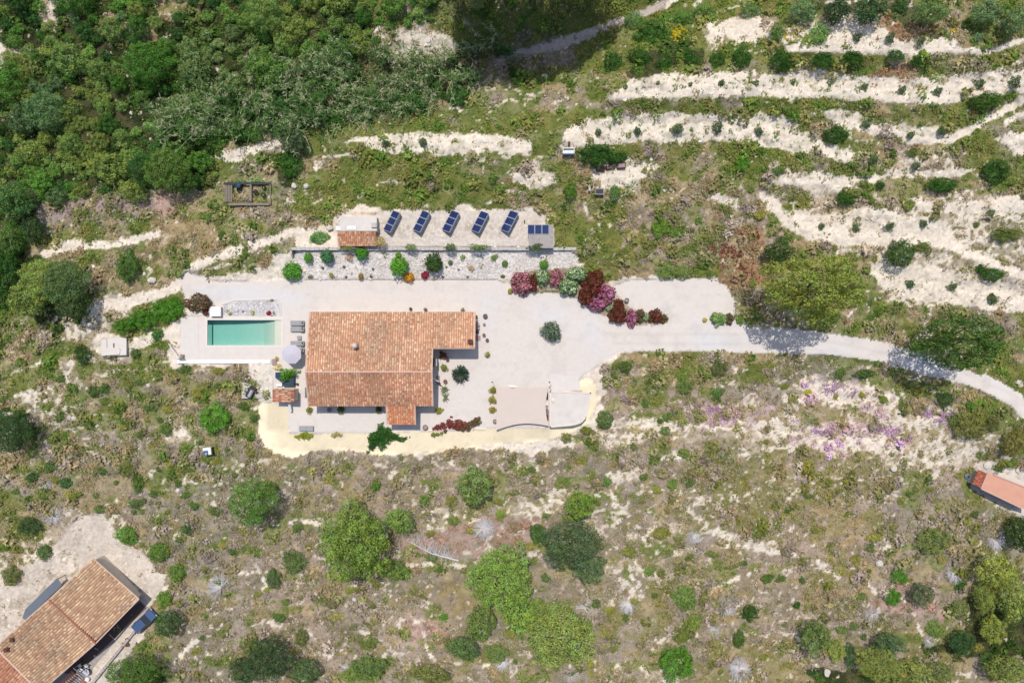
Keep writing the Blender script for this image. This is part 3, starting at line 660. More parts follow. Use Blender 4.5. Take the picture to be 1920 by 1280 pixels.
KINDS = { # code: (colour, name, category, words)
 'P': ((132,142,52), 'pine_tree', 'tree', 'yellow-green pine tree'),
 'G': ((92,118,42), 'broadleaf_tree', 'tree', 'mid-green tree'),
 'D': ((62,88,46), 'evergreen_tree', 'tree', 'dark green tree'),
 'H': ((100,120,82), 'grey_green_tree', 'tree', 'grey-green bushy tree'),
 's': ((52,90,30), 'evergreen_shrub', 'shrub', 'dark green shrub'),
 'b': ((84,128,36), 'green_shrub', 'shrub', 'bright green shrub'),
 'v': ((108,120,56), 'olive_green_shrub', 'shrub', 'olive-green shrub'),
 't': ((150,148,40), 'yellowish_shrub', 'shrub', 'yellowish shrub'),
 'O': ((84,104,66), 'young_olive_tree', 'olive tree', 'young olive tree'),
}
PL = []   # placed plants to be labelled afterwards
def plant(kind, px, py, rx, ry=None, colr=None, label=None, name=None, hk=None, cat=None, group=None, meshes=None, words=None, cbase=0.0):
    ry = ry or rx; kc, kn, kcat, kw = KINDS[kind]; c = colr or kc; name = name or kn
    R_ = (rx + ry) / 2 / SC
    j = random.Random(int(px * 31 + py * 7 + rx)); tree = kind in 'PGDH' and R_ > 1.9
    hh = hk if hk else (.85 if tree else .8)
    Hc = R_ * hh * (1.3 if tree else 1.0)
    zb = hp1(px, py)
    lift = Hc * .45 if tree else 0.0
    zm = zb + (lift + Hc * .45 if tree else Hc * .45)
    x, y, _ = U(px, py, zm); k = (H - zm) / H / SC
    if meshes is None:
        meshes = (BIG if kind == 'P' else BIGD) if R_ > 3.4 else MID if R_ > 1.25 else SML if R_ > .55 else TNY
    me = meshes[j.randrange(len(meshes))]
    cc = lin(c) * ALB * 1.82 * j.uniform(.84, 1.16); gm = cc.mean(); cc = cc * .88 + gm * .12 if kind in 'PG' else (cc * .93 + gm * .07) * np.array([1.0, 1.0, .95])
    rz = j.uniform(-.35, .35) + (math.pi if j.random() < .5 else 0)
    if tree:
        root = thing(name, None, cat or kcat, (x, y, zb), 0, group)
        tr = bpy.data.objects.new('trunk', TRK[j.randrange(3)]); col.objects.link(tr); tr.parent = root; tr.scale = (R_, R_, (lift + Hc * .7)); tr.rotation_euler[2] = j.uniform(0, 6)
        cr = bpy.data.objects.new('crown', me); col.objects.link(cr); cr.parent = root; cr.location = (0, 0, lift - cbase)
    else:
        root = cr = bpy.data.objects.new(name, me); col.objects.link(cr); cr.location = (x, y, zb - .05); root['category'] = cat or kcat
        if group: root['group'] = group
    cr.scale = (rx * k, ry * k, Hc * 1.05); cr.rotation_euler = (0, 0, rz); cr.color = (*[float(v) for v in cc], 1)
    if abs(rx - ry) > 4: cr.rotation_euler = (0, 0, math.pi if rz > 1 else 0)
    if label: root['label'] = label
    else:
        r_ = (rx + ry) / 2
        sz = 'tiny' if r_ < 8 else 'small' if r_ < 14 else 'mid-sized' if r_ < 26 else 'large' if r_ < 48 else 'very large'
        PL.append((root, f'{sz} {words or kw}', px, py))
    return root

plant('P',1530,541,108,78,(134,146,50),hk=1.15,label='very large yellow-green pine tree above the driveway, right of the car bay')
plant('G',1800,641,92,70,(78,112,38),hk=1.15,label='large round green tree leaning over the bend of the driveway')
plant('G',475,940,54,52,(92,128,44),hk=1.1,label='large round green tree alone below the end of the yellow embankment')
plant('P',660,1018,76,90,(118,144,48),label='very large lumpy green pine, biggest on the slope below the villa')
plant('P',747,976,36,28,(110,136,56)); plant('P',735,1068,34,24,(116,140,54)); plant('P',760,1075,16,16,(116,140,54))
plant('G',890,910,44,42,(112,134,64)); plant('P',1088,947,34,32,(116,142,46)); plant('H',1072,1020,72,54,(84,104,66)); plant('H',1105,1065,36,36,(90,108,70)); plant('s',1010,1000,22,22,(64,100,40))
plant('P',938,1085,74,70,(114,142,52)); plant('P',902,1168,36,42,(112,134,58)); plant('P',975,1150,44,44,(116,142,50)); plant('P',1050,1195,78,70,(128,144,62)); plant('P',1010,1150,40,34,(122,140,62))
plant('b',1268,1243,42,40,(80,126,34),label='large bright green dome-shaped shrub at the bottom edge, right of the pines')
for a in [('D',22,808,44,48,(60,88,48)),('P',78,525,55,48,(122,140,58)),('H',120,530,50,55,(92,116,66)),('P',55,560,42,44,(116,134,56)),('D',140,570,40,38,(76,98,50)),('G',22,375,44,42,(80,112,52)),('D',60,430,24,30,(60,84,44)),('G',10,520,24,55,(62,104,36)),
 ('G',15,450,28,34,(92,120,50)),('G',310,318,46,52,(96,124,44)),('D',345,340,32,26,(74,104,44)),('D',550,268,28,26,(72,92,62)),('s',547,308,26,30,(58,100,32)),('s',575,280,14,20,(78,96,60)),
 ('D',1460,472,35,26,(66,94,44)),('s',1690,475,34,34,(64,94,40)),('v',1730,462,20,12,(104,116,52)),
 ('P',1868,1070,42,40),('P',1900,1125,34,46,(122,136,56)),('P',1862,1180,26,34),('D',1908,1000,26,40,(52,74,34)),('P',1845,1120,22,36,(128,140,56)),('P',1650,1245,48,42,(122,132,56)),('P',1710,1262,46,30,(126,134,58)),('H',1668,1208,36,26,(84,108,68)),
 ('G',1528,1195,36,38,(104,126,54)),('P',1568,1220,22,24,(126,138,54)),('H',1594,1228,15,30,(76,104,60)),('D',1804,1205,26,28,(60,92,48)),('v',1750,1015,36,32,(112,124,64)),('P',1890,1255,52,30,(118,130,54)),('H',1728,1115,26,26,(96,108,72)),('v',1752,1178,18,22,(104,128,60)),
 ('v',1800,1142,24,24,(122,128,74)),('s',1800,1095,15,14),('b',1686,1081,18,20,(72,122,30)),('b',1674,1120,18,20,(72,122,30)),('G',1855,1240,22,22,(80,112,44)),('G',1760,1262,34,26,(116,128,60)),
 ('D',500,1235,52,52,(62,86,48)),('D',455,1258,30,30,(70,92,50)),('H',572,1258,34,30,(84,106,62)),('v',690,1252,40,30,(102,124,62)),('P',660,1265,24,18,(118,134,56)),('G',868,1215,38,26,(86,112,58)),('v',930,1225,26,24,(108,126,66)),('v',805,1262,50,22,(116,122,62)),
 ('s',1407,1149,18,20,(56,88,30)),('s',1386,1198,15,20,(70,98,36)),('v',1283,1120,30,28,(98,122,54)),('v',1300,1165,22,22,(116,130,54)),('v',1275,1190,20,20,(112,124,50)),('b',832,1157,10,11),('v',552,1053,28,28,(96,116,60)),('v',512,1085,18,24,(90,110,62)),('v',565,1195,16,22,(104,114,60)),
 ('b',237,1004,27,22,(84,122,40)),('b',298,1035,26,24,(96,128,46)),('b',333,1072,22,22,(92,122,46)),('b',308,1122,20,20,(92,122,42)),('D',315,1168,30,32,(70,96,52)),('G',250,1262,58,42,(84,116,40)),('s',352,990,14,16,(76,96,56)),('s',82,1035,18,17,(72,100,46)),('v',20,1080,20,24,(104,112,58)),('D',55,985,24,20,(74,96,56)),
 ('b',403,784,38,32,(84,132,36)),('b',705,909,12,12),('s',240,500,27,34,(66,100,38)),
 ('s',1568,253,30,20),('s',1862,515,26,16),('s',1840,505,14,10),('s',1766,346,38,17),('s',1585,372,22,17),('s',1866,322,35,26),('s',1848,190,38,19,(70,104,34)),('s',1120,290,42,26),('s',1160,295,18,14),('b',1392,306,17,18),('b',1536,63,22,24,(98,136,56)),
 ('s',1392,108,22,28),('s',1150,118,24,28),('s',1200,108,28,22),('s',1225,62,38,34,(66,104,36)),('s',1190,40,26,22,(92,122,60)),('s',1245,118,20,18),('s',1300,115,20,20),('s',1345,112,20,18),('s',1465,112,24,26),('s',1545,112,22,20),('s',1600,110,25,18),('s',1682,104,20,14),('s',1720,116,14,12),('s',1458,62,18,20,(84,116,44)),
 ('b',1320,20,28,20,(110,140,66)),('b',1280,35,26,20,(90,126,50)),('s',1410,20,26,18,(104,132,72)),('s',963,137,13,13),('s',858,180,28,28,(66,104,44)),('s',885,142,18,14,(76,118,46)),('s',1070,358,16,20,(84,114,40)),('b',1237,427,22,20,(100,136,38)),('b',1268,437,15,14,(100,132,42)),('v',1250,510,26,17,(108,128,62)),('v',1280,510,22,17,(112,128,64)),
 ('s',1153,362,13,20,(88,120,60)),('s',1142,382,12,9,(76,112,44)),('v',1880,440,26,18,(98,112,48)),('v',1905,438,20,14,(110,114,52)),('s',1652,347,11,9),('v',1620,345,14,9),('v',1705,385,13,14),('v',1635,375,10,10),
 ('H',1505,20,30,26,(108,134,88)),('D',1570,22,32,26,(60,90,56)),('D',1630,20,36,28,(64,96,54)),('H',1745,24,40,22,(112,136,80)),('H',1850,25,34,26,(104,130,84)),('H',1902,38,26,30,(108,132,84)),('H',1835,68,12,15,(108,136,92)),('D',1690,12,18,14,(66,98,50)),
 ('s',1172,687,15,16,(84,104,46)),('s',1142,709,18,9,(74,98,50)),('v',1350,690,18,20,(98,106,62)),('s',1575,700,12,14,(88,112,44)),('s',1622,700,20,12,(76,102,44)),('s',1772,748,22,19,(66,90,44)),('b',1823,759,12,10),('v',1820,803,34,30,(112,112,58)),('v',1792,790,16,16,(106,118,58)),('v',1862,795,16,20,(104,108,56)),('v',1900,830,28,30,(112,110,54)),
 ('v',1285,725,20,17,(104,122,60)),('b',1345,737,14,14,(96,126,62)),('t',1515,735,9,8),('t',1567,743,6,9),('t',1617,740,8,8),('v',1658,749,11,9,(120,134,40)),('t',1752,774,7,6),('s',1134,787,22,22,(82,104,50)),('v',1100,808,16,10,(112,118,44)),('s',1062,820,14,12,(104,108,50)),
 ('b',1137,902,13,12,(92,124,52)),('v',1110,895,10,10),('b',1262,908,12,14,(100,126,56)),('s',1294,905,11,11,(84,110,50)),('s',1208,893,10,10,(82,104,48)),('t',1232,918,11,9,(138,142,58)),('v',1285,850,14,10),
 ('s',155,665,18,24,(60,88,40)),('s',60,895,14,12,(68,98,52)),('s',95,875,15,14,(80,104,52)),('s',122,905,14,15,(64,98,50)),('v',80,925,16,16),('v',235,880,18,16,(112,120,56)),('s',258,905,13,26,(84,108,46)),('v',175,735,16,15,(84,108,54)),('s',195,728,12,12,(78,104,44)),
 ('b',312,583,34,26,(70,118,30)),('b',268,598,32,22,(74,122,32)),('b',232,610,28,18,(78,124,32)),('b',330,570,20,16,(70,118,30)),('s',294,628,14,16,(62,104,36)),
 ('v',938,965,12,14,(120,140,44)),('v',850,975,16,12),('v',690,1205,20,18),('t',1140,1145,14,12,(146,146,56)),('v',1218,1070,15,13,(104,122,54)),('v',1240,1075,11,10),('v',1180,1035,20,12,(126,130,56)),('t',1240,1000,24,14,(136,136,54)),('v',1420,1000,18,14),('b',1440,1085,14,12,(84,112,44)),('s',1494,1134,10,9),('v',1335,1038,12,9)]:
    kd, px_, py_ = a[:3]; rest = list(a[3:]); cl_ = rest.pop() if isinstance(rest[-1], tuple) else None
    rx_ = rest[0]; ry_ = rest[1] if len(rest) > 1 else rx_
    plant(kd, px_, py_, rx_, ry_, cl_)
# olive saplings in rows on the terraces
ROWS = [('the topmost bare terrace', [(1608,70,9),(1670,71,10),(1728,76,9)]),
 ('the second bare terrace from the top', [(1173,163,6),(1234,156,5),(1295,158,5),(1353,155,7),(1419,155,6),(1488,152,6),(1557,154,6),(1622,163,8),(1693,168,9),(1760,171,9),(1838,157,10),(1904,154,12)]),
 ('the wide terrace with the white bath', [(1122,248,8),(1196,246,9),(1271,240,12),(1346,238,12),(1424,246,9)]),
 ('the terrace above the curving dirt track', [(1626,231,10),(1709,253,8),(1767,245,9)]),
 ('the terrace under the curving dirt track', [(1638,299,10),(1718,311,9)]),
 ('the left terrace above the solar panels', [(722,269,9),(793,266,10)]),
 ('the long bent terrace on the right', [(1541,424,7),(1606,428,8),(1670,424,9),(1733,419,8),(1858,401,9)]),
 ('the lowest bare terrace on the right', [(1708,532,9),(1788,537,9),(1862,560,11)])]
ORD = ['first','second','third','fourth','fifth','sixth','seventh','eighth','ninth','tenth','eleventh','twelfth']
for nm, L_ in ROWS:
    for i, (px, py, r) in enumerate(L_):
        plant('O', px, py, r, r * 1.1, (92,114,70) if i % 3 else (84,108,66), hk=1.5, label=f'young olive tree, {ORD[i]} from the left on {nm}', group='young olives on the terraces')

# ------------------------------------------------------------------ thicket at upper left
FOREST = [(-20,-20),(860,-20),(800,40),(740,50),(690,90),(640,60),(600,90),(540,110),(470,150),(330,190),(295,235),(360,270),(430,275),(540,240),(520,265),(450,275),(400,300),(390,340),(300,350),(290,372),(180,372),(60,385),(40,470),(-20,560)]
FOREST2 = [(330,190),(430,230),(560,235),(620,215),(640,235),(540,255),(430,275),(330,262)]
g_ = random.Random(77); cand = []
tries = 0
while len(cand) < 235 and tries < 9000:
    tries += 1; px = g_.uniform(-15, 870); py = g_.uniform(-15, 560)
    a = np.array([px]); b = np.array([py])
    if not (pip(FOREST, a, b)[0] or pip(FOREST2, a, b)[0]): continue
    if pip([(80,380),(300,375),(300,400),(140,430)], a, b)[0] or pip([(180,60),(260,70),(270,110),(200,110)], a, b)[0] and g_.random() < .8 or pip([(280,0),(370,0),(360,60),(300,70)], a, b)[0] and g_.random() < .8: continue
    if pip([(85,0),(108,0),(102,32),(90,34)], a, b)[0] or (px < 8 and 40 < py < 130): continue
    r = g_.choice([13, 15, 17, 20, 25, 30, 36, 44])
    if px > 640: r *= .75
    if fbm(a, b, 60, 145)[0] > .60 and r > 16: continue
    if any(math.hypot(px - q[0], py - q[1]) < (r + q[2]) * .6 for q in cand): continue
    cand.append((px, py, r))
FC = [(66,106,40),(74,116,40),(92,134,50),(58,94,42),(102,136,58),(118,144,70),(120,136,62),(92,120,72)]
for i, (px, py, r) in enumerate(cand):
    zone = int(vn(px, py, 120, 140) * 8) % 8 if g_.random() < .6 else g_.randrange(8)
    c = FC[zone]
    if 340 < px < 480 and 60 < py < 180: c = (112,134,76)
    plant('s' if r < 22 else 'b', px, py, r * g_.uniform(.9, 1.2), r * g_.uniform(.85, 1.1), c, hk=1.15 if r > 18 else .9, name='thicket_shrub',
          group='shrubs of the upper left thicket', words={0:'dark green thicket shrub',1:'dark green thicket shrub',2:'mid-green thicket shrub',3:'dark green thicket shrub',4:'olive-green thicket shrub',5:'light green thicket shrub',6:'yellow-green thicket shrub',7:'grey-green thicket shrub'}[zone])
# tall pines standing at the top edge, their crowns mostly above the frame, throwing the big shadow
for i, (px, py, r, h) in enumerate([(893,8,48,22),(948,6,50,23),(1003,4,50,23),(1056,-12,48,23),(1104,-40,42,21),(915,-48,54,22),(985,-54,56,23),(1060,-66,54,22),(865,-30,40,20)]):
    x, y, zb = on(px, py); root = thing('tall_pine', f'tall pine casting the dark shadow at the top edge, {ORD[i]} from left' if i < 5 else f'tall pine behind the front row at the top edge, {ORD[i-5]} from left', 'tree', (x, y, zb), 0, 'tall pines along the top edge')
    tr = bpy.data.objects.new('trunk', TRK[i % 3]); col.objects.link(tr); tr.parent = root; tr.scale = (3, 3, h * .85)
    cr = bpy.data.objects.new('crown', BIG[i % 3]); col.objects.link(cr); cr.parent = root; cr.location = (0, 0, h * .5); cr.scale = (r / SC, r / SC, h * .62); cr.rotation_euler[2] = i * 1.3; cr.color = (*[float(v) for v in lin((110,130,74)) * ALB * 1.5], 1)
    c2 = cr.copy(); c2.data = BIGD[i % 2]; col.objects.link(c2); c2.parent = root; c2.location = (.6, .4, h * .44); c2.rotation_euler[2] = i * 2.1 + 1; c2.scale = (r / SC * 1.1, r / SC * 1.1, h * .5)
plant('P', 893, 4, 20, 16, (150,160,90), 'pale green pine top standing in the sun at the top edge', hk=1.2)

# low bushes on the stony slopes, each placed singly
spots = []; g_ = random.Random(91); tries = 0
LOWZ = [((-10,640),(470,900)),((480,870),(1900,1270)),((1120,670),(1900,960)),((440,480),(0,0))]
occupied = [(o.location.x, o.location.y, max(o.scale.x, 1.2)) for o in col.objects if o.get('category') in ('tree', 'shrub')]
while len(spots) < 190 and tries < 6000:
    tries += 1
    if g_.random() < .6: px, py = g_.uniform(-10, 1930), g_.uniform(850, 1280)
    elif g_.random() < .5: px, py = g_.uniform(-10, 480), g_.uniform(640, 960)
    else: px, py = g_.uniform(1120, 1920), g_.uniform(260, 860)
    _, rg, sl_, cl_ = ground(np.array([px]), np.array([py]))
    if rg[0] != 0 or sl_[0] > .4: continue
    x, y, z = on(px, py)
    if any(math.hypot(x - q[0], y - q[1]) < q[2] * 1.05 + .5 for q in occupied): continue
    r = g_.choice([7, 8, 9, 10, 11, 13]); occupied.append((x, y, r / SC)); spots.append((px, py, r))
    c = [(104,118,52),(122,128,52),(136,134,66),(92,112,52),(84,106,50),(130,128,56)][int(vn(px, py, 60, 150) * 6 + g_.random() * 2) % 6]
    plant('v' if c[0] < 120 else 't', px, py, r * g_.uniform(.9, 1.3), r * g_.uniform(.8, 1.1), c, hk=.7, name='low_bush', group='low bushes on the stony slopes', words='olive-green low bush' if c[0] < 120 else 'yellowish low bush')

# dead grey shrubs and the fallen tree
for px, py, r, mi, lb in [(907,990,26,1,'pale dead shrub right of the fallen grey tree'),(1385,1252,28,1,'pale star-shaped dead shrub at the bottom, right of the bright green dome'),
  (1865,1010,24,1,'pale dead shrub beside the dark tree at the right edge'),(1300,1005,18,0,'grey dead shrub on the slope right of the grey-green tree'),(1362,1135,22,0,'grey dead shrub left of the two dark round shrubs'),(1340,1180,16,0,'small grey dead shrub among yellowish bushes near the bottom'),
  (415,1100,30,2,'grey dead shrub right of the shrubs beside the tiled farmhouse'),(100,965,22,1,'grey dead shrub above the farmhouse yard'),(85,905,18,0,'grey dead shrub circled by dark green shrubs at the left'),(1790,1075,22,2,'grey dead shrub left of the big pines at the lower right'),
  (1635,1150,20,0,'grey dead shrub on the bare slope below the pair of bright shrubs'),(1180,1130,24,2,'grey dead shrub right of the bottom pine'),(1095,1140,26,2,'grey dead branches leaning over the bottom pine'),(800,300,12,0,'small dead shrub under the left terrace'),(645,1250,14,0,'small dead shrub near the bottom pine saplings'),(1740,1200,16,0,'small dead shrub above the lower right grove'),
  (940,1240,20,1,'pale dead shrub at the bottom left of the bottom pine'),(1070,1262,22,0,'pale dead shrub under the bottom pine at the frame edge')]:
    x, y, z = on(px, py); o = bpy.data.objects.new('dead_shrub', DM[mi]); col.objects.link(o); o.location = (x, y, z); s_ = r / SC; o.scale = (s_, s_, s_ * .8); o.rotation_euler[2] = px * .7; setp(o, lb, 'dead shrub', 'dead grey shrubs')
def fallen():
    rd = random.Random(5); b = MB(); p0 = Vector(on(860,1050)) + Vector((0,0,.15)); p1 = Vector(on(765,1012)) + Vector((0,0,.5))
    mid = p0.lerp(p1, .5) + Vector((-.2, -.35, .2)); b.tube(p0, mid, .14, .09, 7); b.tube(mid, p1, .09, .03, 6); root = None
    br = MB()
    for i in range(60):
        t = rd.uniform(.05, .95); s = p0.lerp(mid, t * 2) if t < .5 else mid.lerp(p1, t * 2 - 1); a = rd.uniform(.9, 2.4) if rd.random() < .8 else rd.uniform(-1.9, -1.0); L_ = rd.uniform(1.0, 2.9) * (1 - .3 * t) * (1 if a > 0 else .5)
        d = Vector((math.cos(a), math.sin(a), rd.uniform(0, .5))).normalized(); e = s + d * L_; br.tube(s, e, .035, .01, 3)
        for k in range(4):
            q = s + d * L_ * rd.uniform(.3, .9); a2 = a + rd.uniform(-.8, .8); br.tube(q, q + Vector((math.cos(a2), math.sin(a2), rd.uniform(0, .4))) * L_ * .35, .014, .005, 3)
    root = thing('fallen_tree', 'bleached grey fallen tree lying right of the biggest lumpy pine', 'dead tree', tuple(p0))
    b.build('trunk', M['deadwood'], root, world=True); br.build('dead_branches', M['deadwood'], root, world=True)
fallen()

# ------------------------------------------------------------------ clay tile roofs
def tiles(name, parent, P0, u, v, W, L, cs=.33, rl=.33, seed=0, pal=None, stain=.6):
    """P0 lower corner, u along the eave, v up the slope (unit vectors, world); half-barrel cover tiles"""
    g_ = np.random.default_rng(seed); P0 = np.array(P0, float); u = np.array(u, float); v = np.array(v, float); nrm = np.cross(u, v); nrm /= np.linalg.norm(nrm)
    if nrm[2] < 0: nrm = -nrm
    nc = int(round(W / cs)); cs = W / nc; nr = max(1, int(round(L / rl))); rl_ = L / nr
    pal = pal or [(240,190,158),(232,180,148),(244,200,168),(224,168,136),(236,184,152),(250,214,184),(214,154,124)]
    PC = lin(pal) * ALB
    ii, jj = np.meshgrid(np.arange(nc), np.arange(nr)); ii = ii.ravel(); jj = jj.ravel(); n = len(ii)
    ang = np.linspace(0, math.pi, 6); hw = cs * .36; hh = cs * .22
    du = (ii + .5) * cs + g_.normal(0, .008, n); dv = jj * rl_ + g_.normal(0, .012, n)
    V = np.empty((n, 18, 3)); ring = []
    for e, (vv, sc_, lift) in enumerate(((0, 1.0, .045), (rl_ * 1.12, .88, .012))):
        for a in range(6):
            off = -math.cos(ang[a]) * hw * sc_; h_ = math.sin(ang[a]) * hh * sc_
            V[:, e * 6 + a] = P0 + u * (du + off)[:, None] + v * (dv + vv)[:, None] + nrm * (h_ + lift + .02)
    V[:, 12:18] = V[:, 0:6] - nrm * 0 ; V[:, 12:18] = V[:, 0:6]
    base = np.arange(n)[:, None, None] * 18
    fs = np.array([[a, a + 1, a + 7, a + 6] for a in range(5)] + [[12, 17, 16, 13], [13, 16, 15, 14]])
    F = (fs[None] + base).reshape(-1, 4)
    fu = (ii * cs) * 3.1; fv = (jj * rl_) * 3.1
    tone = (1 + (fbm(fu, fv, 9, seed + 3) - .5) * stain)[:, None]
    lich = np.clip((fbm(fu * 1.2, fv * .35, 7, seed + 9) - .56) / .08, 0, 1)[:, None]
    tone = tone * (1 - lich * np.array([.20, .13, .10]))
    pk = np.clip((vn(fu, fv, 5, seed) * .5 + g_.random(n) * .75) * len(PC) / 1.25, 0, len(PC) - 1).astype(int)
    c = PC[pk] * tone * g_.uniform(.74, 1.14, (n, 1)) * np.array([.94, .965, .90])
    me = npmesh(name, V.reshape(-1, 3) - 0, F, np.clip(np.repeat(c, 18, 0), 0, .9))
    mi = MX[parent].inverted(); me.transform(mi); o = link('roof_tiles', me, parent, M['tile']); o['kind'] = 'stuff'
    # bed of the roof with thickness
    b = MB(); q = [P0, P0 + u * W, P0 + u * W + v * L, P0 + v * L]; t_ = nrm * .14
    i0 = [tuple(p + nrm * .02) for p in q] + [tuple(p - t_) for p in q]; b.v = i0; b.f = [[0,1,2,3],[7,6,5,4],[0,4,5,1],[1,5,6,2],[2,6,7,3],[3,7,4,0]]
    b.build('roof_deck', M['clay'], parent, world=True)
    # eave tiles' mortar verge on both sides
    return o
def ridge(parent, a, b_, r=.13, m='mortar', name='ridge_tiles'):
    b = MB(); b.tube(a, b_, r, r, 8); return b.build(name, M[m], parent, world=True)
def window(parent, c, n, wd=1.1, ht=1.2, door=False):
    """c centre on the wall face, n outward unit axis (2d)"""
    n = Vector((n[0], n[1], 0)); s = Vector((-n.y, n.x, 0)); c = Vector(c); b = MB()
    def bx(b, a0, a1, z0, z1, d0, d1):
        i = len(b.v); b.v += [tuple(c + s * a + n * d + Vector((0, 0, z))) for z in (z0, z1) for a, d in ((a0, d0), (a1, d0), (a1, d1), (a0, d1))]
        b.f += [[i+3,i+2,i+1,i],[i+4,i+5,i+6,i+7],[i,i+1,i+5,i+4],[i+1,i+2,i+6,i+5],[i+2,i+3,i+7,i+6],[i+3,i,i+4,i+7]]
    hw = wd / 2; hh = ht / 2
    bx(b, -hw, -hw + .08, -hh, hh, -.02, .05); bx(b, hw - .08, hw, -hh, hh, -.02, .05); bx(b, -hw + .08, hw - .08, hh - .08, hh, -.02, .05); bx(b, -hw + .08, hw - .08, -hh, -hh + .08, -.02, .07); bx(b, -.03, .03, -hh + .08, hh - .08, -.02, .045)
    fr = b.build('door' if door else 'window', M['brown' if door else 'white'], parent, world=True)
    g = MB(); bx(g, -hw + .08, -.03, -hh + .08, hh - .08, -.02, .015); bx(g, .03, hw - .08, -hh + .08, hh - .08, -.02, .015); g.build('panel' if door else 'glass', M['brown' if door else 'glass'], fr, world=True)

# ------------------------------------------------------------------ the villa
V0 = (-18.5, -2.5, 0)
villa = thing('villa', 'long single-storey villa with terracotta tiled roof beside the swimming pool', 'house', V0)
xl, xr, xw = -28.3, -10.95, -5.15; yn, yr, ys = 4.12, -4.17, -8.95; zn, zr, zs = 3.0, 5.0, 3.65
sN = (zr - zn) / (yn - yr); ywing = -.88
b = MB(); ins = .35; top = .16
def zN(y): return zn + (yn - y) * sN - top
def zS(y): return zs + (y - ys) * (zr - zs) / (yr - ys) - top
# main body, gabled, as one shell
yy = [yn - ins, yr, ys + ins]; zz = [zN(yn - ins), zr - top, zS(ys + ins)]
i = len(b.v)
for x in (xl + ins, xr - ins):
    b.v += [(x, yy[0], 0), (x, yy[0], zz[0]), (x, yy[1], zz[1]), (x, yy[2], zz[2]), (x, yy[2], 0)]
b.f += [[0,1,2,3,4],[9,8,7,6,5],[0,5,6,1],[4,3,8,9],[1,6,7,2],[2,7,8,3]]
b.prism([(xr - ins + .01, ywing + ins), (xw - ins, ywing + ins), (xw - ins, yn - ins), (xr - ins + .01, yn - ins)], 0, [zN(ywing + ins), zN(ywing + ins), zN(yn - ins), zN(yn - ins)])
b.build('wall', M['render'], villa, world=True)
uN = (-1, 0, 0); vN = Vector((0, -1, sN)).normalized(); LN = math.hypot(yn - yr, zr - zn)
tiles('north_slope', villa, (xr, yn, zn), uN, vN, xr - xl, LN, seed=21)
tiles('wing_slope', villa, (xw, yn, zn), uN, vN, xw - xr - .02, math.hypot(yn - ywing, (yn - ywing) * sN), seed=22)
PALS = [(232,172,140),(220,158,128),(238,184,150),(210,148,120),(228,168,136),(246,200,170),(200,136,110)]  # darker tile palette: shade of the slope facing away from the sun painted in
vS = Vector((0, yr - ys, zr - zs)).normalized(); tiles('south_slope', villa, (xl, ys, zs), (1, 0, 0), vS, xr - xl, math.hypot(yr - ys, zr - zs), seed=23, pal=PALS)
PALP = [(242,168,126),(232,150,112),(248,190,150),(218,136,104),(238,160,120),(252,210,176)]
xp0, xp1, yp = -17.45, -13.5, -11.6; sl_ = (zr - zs) / (yr - ys); zp = zs - (ys - yp) * sl_ * .8
vP = Vector((0, ys - yp + .3, zs + .03 - zp)).normalized(); tiles('porch_slope', villa, (xp0, yp, zp), (1, 0, 0), vP, xp1 - xp0, math.hypot(ys - yp + .3, zs - zp), seed=24, pal=PALP)
b = MB(); b.prism([(xp0 + .3, yp + .3), (xp1 - .3, yp + .3), (xp1 - .3, ys + ins - .01), (xp0 + .3, ys + ins - .01)], 0, [zp - .1, zp - .1, zs - .2, zs - .2]); b.build('porch_wall', M['render'], villa, world=True)
ridge(villa, (xl, yr, zr + .06), (xr, yr, zr + .06), .12)
# mortared verges on the gable edges
for x, y0, z0, y1, z1 in ((xl + .02, yn, zn, yr, zr), (xl + .02, yr, zr, ys, zs), (xr - .02, yr, zr, ys, zs), (xr - .02, ywing, zn + (yn - ywing) * sN, yr, zr), (xw - .02, yn, zn, ywing, zn + (yn - ywing) * sN), (xp0, yp, zp, ys, zs), (xp1, yp, zp, ys, zs)):
    ridge(villa, (x, y0, z0 + .06), (x, y1, z1 + .06), .10, 'mortar', 'verge_tiles')
b = MB(); b.box(xr - .01, xw, ywing - .14, ywing, 3.95, 4.16); b.build('eave_board', M['mortar'], villa, world=True)
# chimneys
cx, cy, _ = U(665, 648, 5.2); ch = MB(); ch.box(cx - .28, cx + .28, cy - .28, cy + .28, 4.0, 5.3); c1 = ch.build('chimney', M['mortar'], villa, world=True)
c_ = MB(); c_.lathe([(.36, 5.3), (.38, 5.38), (.22, 5.6), (.05, 5.68)], cx, cy, 10); c_.build('chimney_cap', M['render'], c1, world=True)
cx, cy, _ = U(882, 640, 4.6); ch = MB(); ch.box(cx - .3, cx + .3, cy - .22, cy + .22, 3.8, 4.75); c1 = ch.build('chimney', M['terra'], villa, world=True)
c_ = MB(); c_.box(cx - .36, cx + .36, cy - .28, cy + .28, 4.75, 4.82); c_.build('chimney_cap', M['brown'], c1, world=True)
for xq in (-25.5, -21.5, -15.0, -8.0): window(villa, (xq, yn - ins, 1.6), (0, 1))
window(villa, (-18.2, yn - ins, 1.1), (0, 1), 1.0, 2.1, True)
for xq in (-26, -21.5, -12.3): window(villa, (xq, ys + ins, 1.6), (0, -1))
window(villa, (-15.5, yp + .3, 1.05), (0, -1), 1.1, 2.1, True)
window(villa, (xw - ins, 1.6, 1.1), (1, 0), 1.6, 2.1, True); window(villa, (xr - ins, -3.0, 1.1), (1, 0), 1.3, 2.1, True); window(villa, (xr - ins, -5.7, 1.3), (1, 0), 1.2, 1.5)
for yq in (2.0, -5.0): window(villa, (xl + ins, yq, 1.6), (-1, 0))
